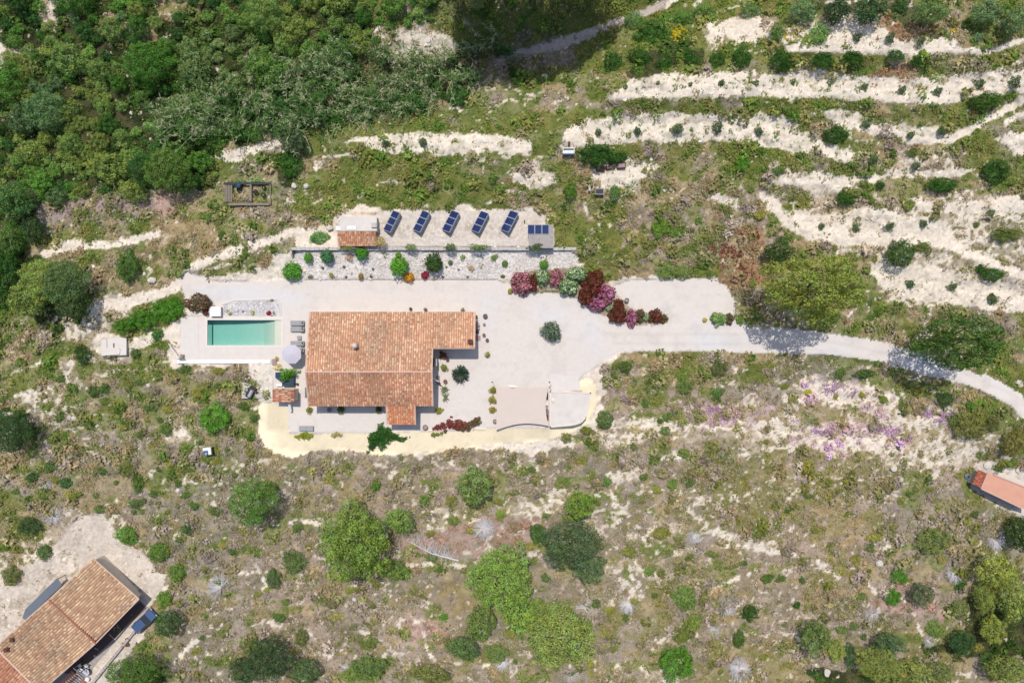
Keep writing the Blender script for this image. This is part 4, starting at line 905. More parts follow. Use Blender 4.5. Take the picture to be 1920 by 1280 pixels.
def shutter(px, py, ang):
    x, y, _ = U(px, py, 1.9); b = MB(); c, s = math.cos(ang), math.sin(ang)
    pts = [(x - c * .5 + s * .03, y - s * .5 - c * .03), (x + c * .5 + s * .03, y + s * .5 - c * .03), (x + c * .5 - s * .03, y + s * .5 + c * .03), (x - c * .5 - s * .03, y - s * .5 + c * .03)]
    b.prism(pts, .9, 2.3); b.build('shutter', M['white'], villa, world=True)
shutter(818.5, 679, math.pi / 2); shutter(817, 712, -.5)
# terrace plinth along the house, a hair above the courtyard
def sheet(name, pts, z, m, kind='structure', th=.0):
    P = [U(px, py, z)[:2] for px, py in pts][::-1]; b = MB(); b.prism(P, z - max(th, .06), z); o = b.build(name, m); o['kind'] = kind; return o
sheet('house_path', [(813,652),(897,652),(905,660),(905,668),(833,668),(826,690),(826,775),(813,775)], .012, M['conc'] if False else M['deck2'])
sheet('house_path', [(590,760),(726,760),(726,785),(590,785)], .012, M['deck2'])

# ------------------------------------------------------------------ pool, deck and loungers
zd = .02
def rect_ring(name, ox0, oy0, ox1, oy1, ix0, iy0, ix1, iy1, z0, z1, m, parent=None):
    b = MB(); b.box(ox0, ox1, iy1, oy1, z0, z1); b.box(ox0, ox1, oy0, iy0, z0, z1); b.box(ox0, ix0, iy0, iy1, z0, z1); b.box(ix1, ox1, iy0, iy1, z0, z1)
    return b.build(name, m, parent, world=parent is not None)
X0, YB = U(389, 647, 0)[:2]; X1, YT = U(527, 600, 0)[:2]
dx0, dyb = U(339, 674, 0)[:2]; dx1, dyt = U(577, 593, 0)[:2]; cw = .32
pool = thing('swimming_pool', 'rectangular turquoise swimming pool with a pale shallow right end', 'pool', ((X0+X1)/2, (YB+YT)/2, 0))
rect_ring('coping', X0 - cw, YB - cw, X1 + cw, YT + cw, X0, YB, X1, YT, -.12, .045, M['cope'], pool)
b = MB(); xs_ = [X0, X0 + .45, X0 + 3.5, X0 + 7.8, X1 - 1.0, X1 - .95, X1]; zs_ = [-1.7, -1.7, -1.55, -1.1, -.42, -.16, -.13]
i = 0
for x, z in zip(xs_, zs_): b.v += [(x, YB, z), (x, YT, z), (x, YB, -.02), (x, YT, -.02)]
for k in range(len(xs_) - 1):
    a = k * 4; c = a + 4; b.f += [[a, c, c + 1, a + 1], [a, a + 2, c + 2, c], [a + 1, c + 1, c + 3, a + 3]]
b.f += [[0, 1, 3, 2]]
b.f.append([len(b.v) - 4, len(b.v) - 2, len(b.v) - 1, len(b.v) - 3]); b.build('basin', M['basin'], pool, world=True)
b = MB(); n_ = len(xs_)
for x, z in zip(xs_, zs_): x = min(max(x, X0 + .01), X1 - .01); b.v += [(x, YB + .01, z + .01), (x, YT - .01, z + .01), (x, YB + .01, -.07), (x, YT - .01, -.07)]
for k in range(n_ - 1):
    a = k * 4; c = a + 4; b.f += [[a + 1, c + 1, c, a], [c, c + 2, a + 2, a], [a + 3, c + 3, c + 1, a + 1], [a + 2, c + 2, c + 3, a + 3]]
b.f += [[2, 3, 1, 0], [4 * n_ - 3, 4 * n_ - 1, 4 * n_ - 2, 4 * n_ - 4]]; b.build('water', M['water'], pool, world=True)
b = MB(); b.box(X1 - 1.5, X1 - 1.02, YB + .01, YT - .01, -1.1, -.62); b.box(X1 - 1.98, X1 - 1.51, YB + .01, YT - .01, -1.3, -.84); b.build('step', M['basin'], pool, world=True)
# deck slabs with real joints
def slab(x0, x1, y0, y1, m): b = MB(); b.box(x0, x1, y0, y1, -.1, zd); o = b.build('deck_slab', M[m], None); o['kind'] = 'structure'; return o
gxl = U(372.5, 0)[0]; j = .02
slab(dx0, gxl - j, dyb, dyt, 'deck2'); slab(gxl, X0 - cw - .004, dyb, dyt, 'deck')
yj = U(0, 662.5)[1]; slab(X0 - cw, dx1, yj, YB - cw - .004, 'deck'); slab(X0 - cw, dx1, dyb, yj - j, 'deck'); slab(X0 - cw, X1 + cw, YT + cw + .004, dyt, 'cope')
xj = U(543, 0)[0]; slab(X1 + cw + .004, xj - j, YB - cw, dyt, 'deck'); slab(xj, dx1, YB - cw, dyt, 'deck')
pw = thing('parapet_wall', 'low cream parapet wall along the lower edge of the pool deck', 'wall', (U(430,677)[0], U(430,677)[1], 0))
b = MB(); b.box(U(333,0)[0], U(508,0)[0], dyb - .52, dyb - .01, -1.8, .12); b.build('wall_body', M['cope'], pw, world=True)
b = MB(); b.box(U(446,0)[0], U(451,0)[0], dyb - 1.3, dyb - .53, -1.8, .05); b.build('buttress', M['cope'], pw, world=True)
b = MB(); b.box(U(333,0)[0] - .03, U(508,0)[0] + .03, dyb - .55, dyb + .02, .12, .17); b.build('wall_cap', M['white'], pw, world=True)
def rail():
    r = thing('stair_handrail', 'thin white diagonal handrail at the lower left corner of the pool deck', 'handrail', on(325,658)); b = MB(); a = Vector(U(316,644,.7)); c = Vector(U(334,672,.95)); b.tube(a, c, .055, .055, 6); b.build('rail', M['white'], r, world=True)
    b = MB(); b.tube((a.x, a.y, -.4), a, .04, .04, 6); b.build('post', M['white'], r, world=True); b = MB(); b.tube((c.x, c.y, 0), c, .04, .04, 6); b.build('post', M['white'], r, world=True)
rail()
pr = thing('pump_cabinet', 'white flat-topped pool pump cabinet at the upper left of the pool', 'cabinet', U(404,584)); b = MB(); x0, y0 = U(394,593,.6)[:2]; x1, y1 = U(414,575,.6)[:2]
b.box(x0, x1, y0 + .03, y1, 0, .6); b.build('cabinet_body', M['render'], pr, world=True); b = MB(); b.box(x0 - .04, x1 + .04, y0, y1 + .04, .6, .68); b.build('lid', M['white'], pr, world=True)
kb = thing('pebble_bed_kerb', 'narrow pale kerb around the pebble bed above the pool', 'kerb', U(470,570)); b = MB()
for (a, c) in (((417,571),(440,563)), ((440,563),(520,561)), ((520,561),(526,569)), ((526,569),(526,592))):
    p = Vector(U(*a)); q = Vector(U(*c)); d = (q - p).normalized(); nn = Vector((-d.y, d.x, 0)) * .06; b.prism([tuple((p - nn)[:2]), tuple((q - nn)[:2]), tuple((q + nn)[:2]), tuple((p + nn)[:2])], 0, .08)
b.build('kerb_stones', M['cope'], kb, world=True)

def lounger(px, py, label, first=[None]):
    x, y, _ = U(px, py, .3)
    if first[0] is None:
        r = thing('sun_lounger', label, 'sun lounger', (x, y, zd), 0, 'sun loungers between pool and villa'); first[0] = r
        b = MB(); b.box(-1, 1, -.36, -.32, .24, .3); b.box(-1, 1, .32, .36, .24, .3); b.box(-1, -.96, -.32, .32, .24, .3); b.box(.96, 1, -.32, .32, .24, .3); b.build('frame', M['greym'], r)
        for sx in (-.9, .9):
            for sy in (-.3, .3): b = MB(); b.box(sx - .025, sx + .025, sy - .025, sy + .025, 0, .24); b.build('leg', M['greym'], r)
        b = MB(); b.box(-.95, .35, -.31, .31, .27, .33); b.build('seat_fabric', M['fab'], r, bevel=.02)
        b = MB(); b.v = [(.37,-.31,.29),(.95,-.31,.52),(.95,.31,.52),(.37,.31,.29),(.37,-.31,.35),(.95,-.31,.58),(.95,.31,.58),(.37,.31,.35)]; b.f = [[3,2,1,0],[4,5,6,7],[0,1,5,4],[1,2,6,5],[2,3,7,6],[3,0,4,7]]; b.build('backrest', M['fab'], r)
        b = MB(); b.v = [(.68,-.1,.5),(.82,-.1,.56),(.82,.26,.56),(.68,.26,.5),(.66,-.1,.56),(.80,-.1,.64),(.80,.26,.64),(.66,.26,.56)]; b.f = [[3,2,1,0],[4,5,6,7],[0,1,5,4],[1,2,6,5],[2,3,7,6],[3,0,4,7]]; b.build('headrest', M['fabd'], r)
        b = MB(); b.box(.4, .95, -.40, -.30, .28, .42); b.build('armrest', M['fabd'], r)
    else:
        s = first[0]; r = s.copy(); col.objects.link(r); r.location = (x, y, zd); r['label'] = label
        for c in s.children: d = c.copy(); col.objects.link(d); d.parent = r
lounger(558, 606, 'grey fabric sun lounger between pool and villa, topmost of the four')
lounger(558, 617.5, 'grey fabric sun lounger just above the small side table')
lounger(558, 644, 'grey fabric sun lounger just below the small side table')
lounger(558, 656.5, 'grey fabric sun lounger, lowest of four, partly under the parasol')
r = thing('side_table', 'small square grey side table between the two pairs of sun loungers', 'side table', U(562,633,0)); b = MB(); b.box(-.28, .28, -.28, .28, .36, .4); b.build('table_top', M['fab'], r)
for sx in (-.24, .24):
    for sy in (-.24, .24): b = MB(); b.box(sx - .02, sx + .02, sy - .02, sy + .02, 0, .36); b.build('leg', M['greym'], r)
px_, py_ = 546.5, 664
x, y, _ = U(px_, py_, 2.45); um = thing('parasol', 'large octagonal pale lilac parasol below the sun loungers', 'parasol', (x, y, zd))
b = MB(); b.tube((0,0,.02), (0,0,2.75), .035, .035, 8); b.build('pole', M['metal'], um)
b = MB(); b.lathe([(.42,0),(.42,.06),(.08,.1),(.05,.3)], 0, 0, 12); b.build('base', M['greym'], um)
b = MB(); R8 = 1.42; pts = [(R8 * math.cos(R(22.5 + 45 * k)), R8 * math.sin(R(22.5 + 45 * k))) for k in range(8)]
b.v = [(0, 0, 2.72)] + [(p[0] * .5, p[1] * .5, 2.56) for p in pts] + [(p[0], p[1], 2.36) for p in pts] + [(p[0], p[1], 2.24) for p in pts]
for k in range(8): q = (k + 1) % 8; b.f += [[0, 1 + k, 1 + q], [1 + k, 9 + k, 9 + q, 1 + q], [9 + k, 17 + k, 17 + q, 9 + q]]
b.build('canopy', M['umb'], um)
for k in range(8): b = MB(); b.tube((0, 0, 2.62), (pts[k][0] * .97, pts[k][1] * .97, 2.31), .012, .012, 4); b.build('rib', M['metal'], um)
def bench(px, py, label, rz=0, w_=2.05, d=.75, name='sun_bed'):
    x, y, _ = U(px, py, .35); r = thing(name, label, 'sun lounger', (x, y, .012), rz); b = MB(); b.box(-w_/2, 0, -d/2, d/2, .3, .4); b.build('seat', M['fab'], r, bevel=.02); b = MB(); b.box(.02, w_/2, -d/2, d/2, .3, .4); b.build('backrest', M['fab'], r, bevel=.02)
    for sx in (-.9, .9):
        for sy in (-.3, .3): b = MB(); b.box(sx - .03, sx + .03, sy - .03, sy + .03, 0, .3); b.build('leg', M['greym'], r)
bench(574, 803, 'flat grey sun bed alone at the lower left corner of the courtyard')
r = thing('garden_chair', 'small grey chair at the lower left corner of the pool deck', 'chair', U(343.5,668,0)); b = MB(); b.box(-.22, .22, -.25, .3, .38, .43); b.build('seat', M['wood'], r); b = MB(); b.box(-.5, .45, -.38, -.32, .4, .75); b.build('backrest', M['greym'], r)
for sx in (-.2, .2):
    for sy in (-.22, .27): b = MB(); b.box(sx - .02, sx + .02, sy - .02, sy + .02, 0, .38); b.build('leg', M['greym'], r)

# ------------------------------------------------------------------ barbecue shed, blue covered tubs, bits left of the villa
x0, yb_ = U(511, 753.5, 2.2)[:2]; x1, yt_ = U(552.5, 728, 2.2)[:2]
bb = thing('barbecue_shed', 'small tiled-roof barbecue shed left of the villa at the edge of the embankment', 'shed', ((x0+x1)/2, (yb_+yt_)/2, 0))
b = MB(); b.prism([(x0 + .15, yb_ + .15), (x1 - .15, yb_ + .15), (x1 - .15, yt_ - .15), (x0 + .15, yt_ - .15)], -.8, [1.95, 2.25, 2.25, 1.95]); b.build('wall', M['render'], bb, world=True)
vv = Vector((x1 - x0, 0, .3)).normalized(); tiles('shed_roof', bb, (x0, yb_, 2.12), (0, 1, 0), tuple(vv), yt_ - yb_, math.hypot(x1 - x0, .3), cs=.24, rl=.45, seed=31, pal=[(232,176,148),(214,146,120),(240,200,176),(186,112,92),(196,124,100)])
fx, fy, _ = U(544, 764, .6); fl = MB(); fl.tube((fx - .05, fy + .75, .9), (fx + .05, fy - .55, .45), .2, .2, 10); fl.build('flue_pipe', M['white'], bb, world=True)
tub = thing('covered_tub', 'dark blue covered tub under the bright green shrub left of the villa', 'tub', U(533,708)); b = MB()
P = [U(516,708,.8), U(529,718,.8), U(529,724,.8), U(551,724,.8), U(551,698,.8), U(516,698,.8)]; b.prism([p[:2] for p in P], 0, .8); b.build('tub_cover', M['blue'], tub, world=True, bevel=.04)
b = MB(); x, y, _ = U(523.5, 722, .4); b.box(x - .45, x + .4, y - .15, y + .25, 0, .4); setp(b.build('white_box', M['white']), 'white box between the blue tub and the barbecue shed', 'box')
plant('b', 538, 703, 19, 16, (92,146,26), 'bright green round shrub growing over the dark blue tub', hk=1.6, meshes=SML)
plant('v', 520, 688, 10, 8, (214,196,140), 'straw-coloured dry plant beside the bright green round shrub', 'dry_plant', cat='plant')
b = MB(); x, y, _ = U(513.5, 678, .3); b.box(x - .28, x + .28, y - .45, y + .4, 0, .3); setp(b.build('planter_box', M['mat']), 'low mauve planter box at the right end of the parapet', 'planter')
plant('t', 518.5, 673, 5.5, 6, (150,140,44), 'small yellow-green plant in the mauve planter box', 'planter_plant', cat='plant')
b = MB(); x, y, _ = U(573, 736, 1.0); b.box(x - .1, x + .1, y - .75, y + .75, 0, 1.0); setp(b.build('meter_cabinet', M['greym']), 'narrow grey cabinet against the left gable of the villa', 'cabinet')
b = MB(); x, y, _ = U(557, 720, .3); b.lathe([(.16,0),(.2,.3),(.14,.34)], x, y, 10); setp(b.build('dark_pot', M['brown']), 'small dark pot right of the bright green round shrub', 'pot')
# boiler trolley on its slab, and small utilities
sheet('concrete_pad', [(453,717),(493,717),(494,746),(453,747)], hp1(473,732) + .18, M['conc'], th=.4)
zt = hp1(473,732) + .18; x, y, _ = U(472, 735, zt); q = thing('machine_trolley', 'dark grey machine with a pale drum on a small concrete pad', 'machine', (x, y, zt), R(62)); b = MB(); b.box(-.85, .85, -.48, .5, 0, .5); b.build('body', M['dark'], q, bevel=.05)
b = MB(); b.tube((-.62, -.12, .62), (.45, -.12, .62), .26, .26, 12); b.build('drum', M['metal'], q); b = MB(); b.box(.2, .5, -.75, -.4, 0, .45); b.build('motor', M['brown'], q)
x, y, z = on(393, 844); q = thing('water_tank', 'white and blue water tank standing alone on the grassy slope', 'water tank', (x, y, z), R(6)); b = MB(); b.box(-.55, .62, -.55, .55, 0, .95); b.build('tank_body', M['white'], q, bevel=.08)
b = MB(); b.box(-.5, .18, -.5, .12, .955, 1.0); b.build('blue_cover', M['tankb'], q); b = MB(); b.box(.63, .78, -.5, .5, 0, .8); b.build('side_panel', M['dark'], q); b = MB(); b.lathe([(.16,1.0),(.16,1.06)], -.12, -.32, 12); b.build('cap', M['metal'], q)
# cistern slabs on the left
z = hp1(205, 650); q = thing('cistern', 'flat beige concrete cistern with overlapping cover slabs left of the pool hedge', 'cistern', U(212,648,z))
def cs_(pts, z0, z1, m, nm='cover_slab'): b = MB(); b.prism([U(px, py, z1)[:2] for px, py in pts][::-1], z0, z1); b.build(nm, M[m], q, world=True)
cs_([(189,634),(237,630),(237,666),(190,667)], z - 1.2, z + .5, 'conc', 'tank_wall')
cs_([(201,634),(237,631),(237,665),(225,666),(225,653),(201,655)], z + .5, z + .56, 'deck2'); cs_([(190,636),(200,636),(200,653),(225,653.5),(224,664),(190,667)], z + .58, z + .66, 'deck'); cs_([(212,643),(213.5,643),(213.5,651),(212,651)], z + .66, z + .72, 'greym', 'vent')
b = MB(); x, y, _ = U(197, 668, z + .2); b.box(x - .3, x + .7, y - .25, y + .05, z - .3, z + .2); b.build('pipe_box', M['greym'], q, world=True)

# ------------------------------------------------------------------ shade sail, parking slab, boxes
zs_ = .85; q = thing('shade_sail', 'large pinkish-beige shade sail with a curved lower edge right of the potted shrubs', 'shade sail', U(978,765))
top_ = [(930 + 98 * t, 725 + 2.5 * math.sin(math.pi * t)) for t in np.linspace(0, 1, 10)]; rt_ = [(1028 - 4.5 * math.sin(math.pi * t), 725 + 73 * t) for t in np.linspace(0, 1, 8)[1:-1]]; rt_ = [(1028 - 5 * math.sin(math.pi * t), 728 + 69 * t) for t in np.linspace(.05, 1, 9)]
bt_ = [(1027 - 97 * t, 798 + 8 * t - 8 * math.sin(math.pi * t) ) for t in np.linspace(0, 1, 14)]; lf_ = [(930 + 1.5 * math.sin(math.pi * t), 806 - 81 * t) for t in np.linspace(0, 1, 8)[1:-1]]
P = [U(a, c, zs_)[:2] for a, c in top_ + rt_ + bt_ + lf_][::-1]; b = MB(); b.prism(P, zs_ - .03, zs_); b.build('sail_cloth', M['sail'], q, world=True)
for a, c in ((931,726),(1027,728),(1026,797),(931,804)): p = U(a, c, zs_); b = MB(); b.tube((p[0], p[1], -1.0), (p[0], p[1], zs_ + .12), .05, .05, 8); b.build('post', M['white'], q, world=True)
for k in range(3): a = 952 + k * 24; p = U(a, 727, zs_ + .01); p2 = U(a, 797, zs_ + .01); b = MB(); b.tube((p[0], p[1], zs_ - .05), (p2[0], p2[1], zs_ - .05), .02, .02, 4); b.build('batten', M['sail'], q, world=True)
b = MB(); p = [U(a, c, 1.6)[:2] for a, c in ((948,723),(972,724.5),(966,726),(960,722.5),(952,723.5))]; P = U(958,722.5,1.4); b.prism([U(949,722,1.5)[:2], U(960,721,1.5)[:2], U(972,724,1.5)[:2], U(960,725.5,1.5)[:2]][::-1], 1.44, 1.5); setp(b.build('white_canvas_flap', M['white']), 'small white canvas flap on the top edge of the shade sail', 'canvas')
def slabp():
    o = [(1031,733),(1108,736),(1106,752),(1099,782),(1090,792),(1075,797),(1031,801)]; q = thing('parking_slab', 'pale concrete parking slab with a raised rim right of the shade sail', 'slab', U(1070,767))
    b = MB(); b.prism([U(a, c, .3)[:2] for a, c in o][::-1], -2.2, .28); b.build('slab_body', M['slabm'], q, world=True)
    b = MB()
    for (a, c), (e, f) in zip(o, o[1:] + o[:1]):
        p = Vector(U(a, c, .3)); s = Vector(U(e, f, .3)); d = (s - p).normalized(); nn = Vector((d.y, -d.x, 0)); nn = -nn if (Vector(U(1070,767,.3)) - p).dot(nn) < 0 else nn
        pp = [p - nn * .03 - d * .02, s - nn * .03 + d * .02, s + nn * .16, p + nn * .16]; pp = [tuple(v[:2]) for v in pp]
        ar = sum(pp[i][0] * pp[(i+1) % 4][1] - pp[(i+1) % 4][0] * pp[i][1] for i in range(4)); b.prism(pp if ar > 0 else pp[::-1], .27, .38)
    b.build('rim', M['cope'], q, world=True)
slabp()
sheet('ramp', [(1032,700),(1084,706),(1086,731),(1032,731)], .014, M['deck2'])
for px, py, w_, d, m, lb in [(1024.5,757,.3,.3,'white','small white crate in the gap beside the shade sail'),(1025,764,.4,.5,'mat','pinkish crate in the gap beside the shade sail'),(1026,771.5,.42,.4,'greym','grey crate in the gap beside the shade sail'),(1026,782,.36,.8,'brown','long dark brown crate at the lower end of the gap'),(1026,742,.25,.9,'dark','narrow dark box at the upper end of the gap')]:
    x, y, _ = U(px, py, .35); q = thing('storage_crate', lb, 'crate', (x, y, 0.0)); b = MB(); b.box(-w_/2, w_/2, -d/2, d/2, 0, .36); b.build('crate_body', M[m], q); b = MB(); b.box(-w_/2 - .02, w_/2 + .02, -d/2 - .02, d/2 + .02, .36, .39); b.build('lid', M[m], q)
for px, py, lb in ((926.5,716,'thin curved lamp post left of the shade sail'),(1031,716,'thin curved lamp post above the parking slab')):
    x, y, z = on(px, py); q = thing('lamp_post', lb, 'lamp post', (x, y, 0)); b = MB(); b.tube((0,-.5,0), (0,-.5,2.3), .035, .03, 6); b.tube((0,-.5,2.3), (0.05,-.2,2.5), .03, .025, 6); b.tube((.05,-.2,2.5), (-.15,.1,2.5), .025, .02, 6); b.build('post', M['metal'], q); b = MB(); b.lathe([(.02,2.52),(.12,2.46),(.1,2.4)], -.2, .12, 8); b.build('lamp_head', M['greym'], q)

# ------------------------------------------------------------------ solar terrace: pump house, arrays, retaining wall
rw = thing('retaining_wall', 'grey stone retaining wall between the solar terrace and the rock garden', 'wall', U(800,466,1.2)); b = MB()
wy = U(0,463.5,2.5)[1]
for k in range(62):
    a = 547 + k * 8.62; g_ = random.Random(k); 
    if a > 1078: break
    x0, x1 = U(a, 0, 2.5)[0], U(a + 8.2, 0, 2.5)[0]; b.box(x0, x1, wy - .42 + g_.uniform(-.03, .03), wy + g_.uniform(-.02, .02), 2.42 + g_.uniform(-.02, .02), 2.56 + g_.uniform(-.02, .02))
b.build('coping_stones', M['conc'], rw, world=True)['kind'] = 'stuff'
b = MB(); 
for r_ in range(4):
    for k in range(70):
        g_ = random.Random(k * 7 + r_); a = 545 + k * 7.7 + (r_ % 2) * 3.8
        if a > 1076: break
        x0, x1 = U(a, 0, 2.0)[0], U(a + 7.3, 0, 2.0)[0]; b.box(x0, x1, wy - .38 + g_.uniform(-.04, .03), wy - .05, .75 + r_ * .42, 1.14 + r_ * .42)
b.build('wall_stones', M['stone'], rw, world=True)['kind'] = 'stuff'
b = MB(); b.box(U(545,0,2)[0], U(1080,0,2)[0], wy - .33, wy - .03, 0, 2.43); b.build('wall_core', M['concg'], rw, world=True)
b = MB(); x, y, _ = U(548, 470, 1.6); b.box(x - .15, x + .15, y - .6, wy - .43, 0, 2.3); b.build('end_return', M['conc'], rw, world=True)
kb = thing('garden_kerb', 'long thin grey kerb between the rock garden and the courtyard', 'kerb', U(750,523)); b = MB()
for k in range(36): x0, x1 = U(571 + k * 10, 0)[0], U(571 + k * 10 + 9.7, 0)[0]; b.box(x0, x1, U(0,523.6)[1], U(0,521.6)[1], -.05, .22 + .01 * (k % 3)); 
b.build('kerb_stones', M['conc'], kb, world=True)['kind'] = 'stuff'
ph = thing('pump_house', 'small building with half flat, half tiled roof at the left of the solar panels', 'shed', U(670,434,2.5))
zf = 4.0; x0, y0 = U(638.5, 433.5, zf)[:2]; x1, y1 = U(706, 407, zf)[:2]; xt0 = U(632, 0, zf)[0]; yb_ = U(0, 461, 3.55)[1]
b = MB(); b.box(x0, x1, y0 + .03, y1, 2.4, zf); b.build('wall', M['render'], ph, world=True)
b = MB(); b.box(x0 - .05, x1 + .05, y0 + .02, y1 + .05, zf, zf + .08); b.build('flat_roof', M['slabm'], ph, world=True)
b = MB(); b.prism([(xt0 + .15, yb_ + .15), (U(702,0,zf)[0], yb_ + .15), (U(702,0,zf)[0], y0), (xt0 + .15, y0)], 2.4, [3.35, 3.35, 3.7, 3.7]); b.build('front_wall', M['render'], ph, world=True)
vv = Vector((0, y0 - yb_, .42)).normalized(); tiles('pump_roof', ph, (xt0, yb_, 3.5), (1, 0, 0), tuple(vv), U(704,0,zf)[0] - xt0, math.hypot(y0 - yb_, .42), cs=.27, rl=.36, seed=41, pal=[(240,190,158),(228,166,132),(246,206,176),(212,140,108),(232,178,140)])
b = MB(); x, y, _ = U(635, 428.5, 3.4); b.box(x - .35, x + .3, y - .3, y + .3, 2.4, 3.6); b.build('side_cabinet', M['white'], ph, world=True)
for a, w_ in ((655.5, .35), (664, .25)): b = MB(); x, y, _ = U(a, 427.5, 4.1); b.box(x - w_, x + w_, y - .25, y + .3, 4.08, 4.16); b.build('roof_panel', M['white'], ph, world=True)
b = MB(); x, y, _ = U(702, 422.5, 4.3); b.box(x - .4, x + .35, y - .3, y + .35, 4.08, 4.4); b.build('chimney', M['conc'], ph, world=True)
def array(px, py, lab, first=[None]):
    """(px,py) apparent centre; long axis points down-left, low edge upper left"""
    zb = 2.5; t = R(40); x, y, _ = U(px, py, zb + .85); ang = math.atan2(-35, -18)
    if first[0] is None:
        r = thing('solar_array', lab, 'solar panels', (x, y, zb), ang, 'tilted solar arrays on the gravel terrace'); first[0] = r
        # local x along the long axis; the tilt rises towards local +y (lower right in plan)
        def P(lx, s, up=0): return (lx, s * math.cos(t) - up * math.sin(t), .85 + s * math.sin(t) + up * math.cos(t))
        def tb(b, x0, x1, s0, s1, u0, u1):
            i = len(b.v); b.v += [P(a, c, u) for u in (u0, u1) for a, c in ((x0, s0), (x1, s0), (x1, s1), (x0, s1))]; b.f += [[i+3,i+2,i+1,i],[i+4,i+5,i+6,i+7],[i,i+1,i+5,i+4],[i+1,i+2,i+6,i+5],[i+2,i+3,i+7,i+6],[i+3,i,i+4,i+7]]
        for k in range(3):
            a = -1.53 + k * 1.03; b = MB(); tb(b, a, a + 1.0, -.82, .82, 0, .035); pn = b.build('solar_panel', M['pframe'], r)
            b = MB(); 
            for ii in range(6):
                for jj in range(10): b_x = a + .045 + ii * .152; b_y = -.775 + jj * .155; tb(b, b_x, b_x + .149, b_y, b_y + .152, .036, .040)
            b.build('cells', M['cell'], pn)['kind'] = 'stuff'
        for a in (-1.3, 0, 1.3):
            p = P(a, .7, -.03); b = MB(); b.tube((p[0], p[1], 0), p, .035, .035, 6); b.build('rear_leg', M['metal'], r); p = P(a, -.7, -.03); b = MB(); b.tube((p[0], p[1], 0), p, .035, .035, 6); b.build('front_leg', M['metal'], r)
            b = MB(); b.box(a - .12, a + .12, -.8, .8, 0, .12); b.build('footing', M['conc'], r)
        for s in (-.6, .6): b = MB(); tb(b, -1.55, 1.57, s - .03, s + .03, -.06, -.005); b.build('rail', M['metal'], r)
        b = MB(); y1_ = .82 * math.cos(t); b.box(-1.5, 1.5, y1_ - .05, y1_ - .02, .2, 1.25); b.build('back_sheet', M['pframe'], r)
    else:
        s = first[0]; r = s.copy(); col.objects.link(r); r.location = (x, y, zb); r['label'] = lab
        for c in s.children:
            d = c.copy(); col.objects.link(d); d.parent = r
            for e in c.children: f = e.copy(); col.objects.link(f); f.parent = d
for i, (a, c) in enumerate([(734.5,415),(790,415),(845,415),(900,416),(955.5,415)]): array(a, c, f'tilted array of three dark blue solar panels, {ORD[i]} from the left on the gravel terrace')
sh = thing('battery_shed', 'low grey flat-roofed shed carrying three solar panels at the right end of the terrace', 'shed', U(1014,447,2.5)); zz_ = 3.7
b = MB(); p0 = U(991,465,zz_); p1 = U(1037.5,421,zz_); b.box(p0[0] + .06, p1[0] - .06, p0[1] + .06, p1[1] - .06, 2.4, zz_ - .08); b.build('wall', M['conc'], sh, world=True)
b = MB(); b.box(p0[0], p1[0], p0[1], p1[1], zz_ - .08, zz_); b.build('roof_slab', M['concg'], sh, world=True)
fa = thing('flat_solar_array', 'row of three low blue solar panels on the battery shed roof', 'solar panels', U(1009,430,zz_))
for k in range(3):
    a = 989.5 + k * 13.4; p0 = U(a, 438.5, zz_ + .2); p1 = U(a + 12.9, 421.5, zz_ + .2); b = MB(); b.prism([(p0[0],p0[1]),(p1[0],p0[1]),(p1[0],p1[1]),(p0[0],p1[1])], [zz_+.08,zz_+.08,zz_+.25,zz_+.25], [zz_+.12,zz_+.12,zz_+.29,zz_+.29]); pn = b.build('solar_panel', M['pframe'], fa, world=True)
    b = MB(); 
    for ii in range(6):
        for jj in range(8):
            w_ = (p1[0]-p0[0]-.08)/6; h_ = (p1[1]-p0[1]-.08)/8; xa = p0[0]+.04+ii*w_; ya = p0[1]+.04+jj*h_; sl2 = .17/(p1[1]-p0[1]); za = zz_+.12+(ya-p0[1])*sl2+.012; zb_ = zz_+.12+(ya+h_-p0[1])*sl2+.012
            b.prism([(xa,ya),(xa+w_-.004,ya),(xa+w_-.004,ya+h_-.004),(xa,ya+h_-.004)], [za,za,zb_,zb_], [za+.004,za+.004,zb_+.004,zb_+.004])
    b.build('cells', M['cell'], pn, world=True)['kind'] = 'stuff'
b = MB(); x, y, _ = U(983.5, 415, 2.8); b.box(x-.06, x+.06, y-.15, y+.15, 2.5, 3.0); setp(b.build('junction_box', M['dark']), 'small dark junction box between the last tilted array and the battery shed', 'junction box')
for px, py, lb in [(706,447,'side strip'),]: pass

# ------------------------------------------------------------------ compost pens, planter boxes, bath, crates above
x, y, z = on(462, 362); q = thing('garden_pen', 'old wooden pallet pen with rails and a divider on the slope upper left', 'pen', (x, y, z))
for k in range(5): a = 421 + k * 2.9; b = MB(); p0 = U(a, 378, z+.4); p1 = U(a + 2, 344, z+.4); b.box(p0[0], p1[0], p0[1], p1[1], z + .3, z + .36); b.build('plank', M['wood'], q, world=True)
for (a, c, e, f) in ((428,382,505,384),(420,345,508,343),(506,345,508,382),(469,347,472,376)):
    b = MB(); p0 = U(a, max(c, f) + 1, z+.4); p1 = U(e, min(c, f) - 1, z+.4); b.box(min(p0[0],p1[0]), max(p0[0],p1[0]), min(p0[1],p1[1]), max(p0[1],p1[1]), z + .36, z + .5); b.build('rail', M['wood' if a != 420 else 'dark'], q, world=True)
for a, c in ((423,344),(423,381),(470,345),(470,380),(507,345),(507,383)): b = MB(); p = U(a, c, z + .6); b.tube((p[0],p[1],z-.2), (p[0],p[1],z+.7), .05, .05, 6); b.build('post', M['wood'], q, world=True)
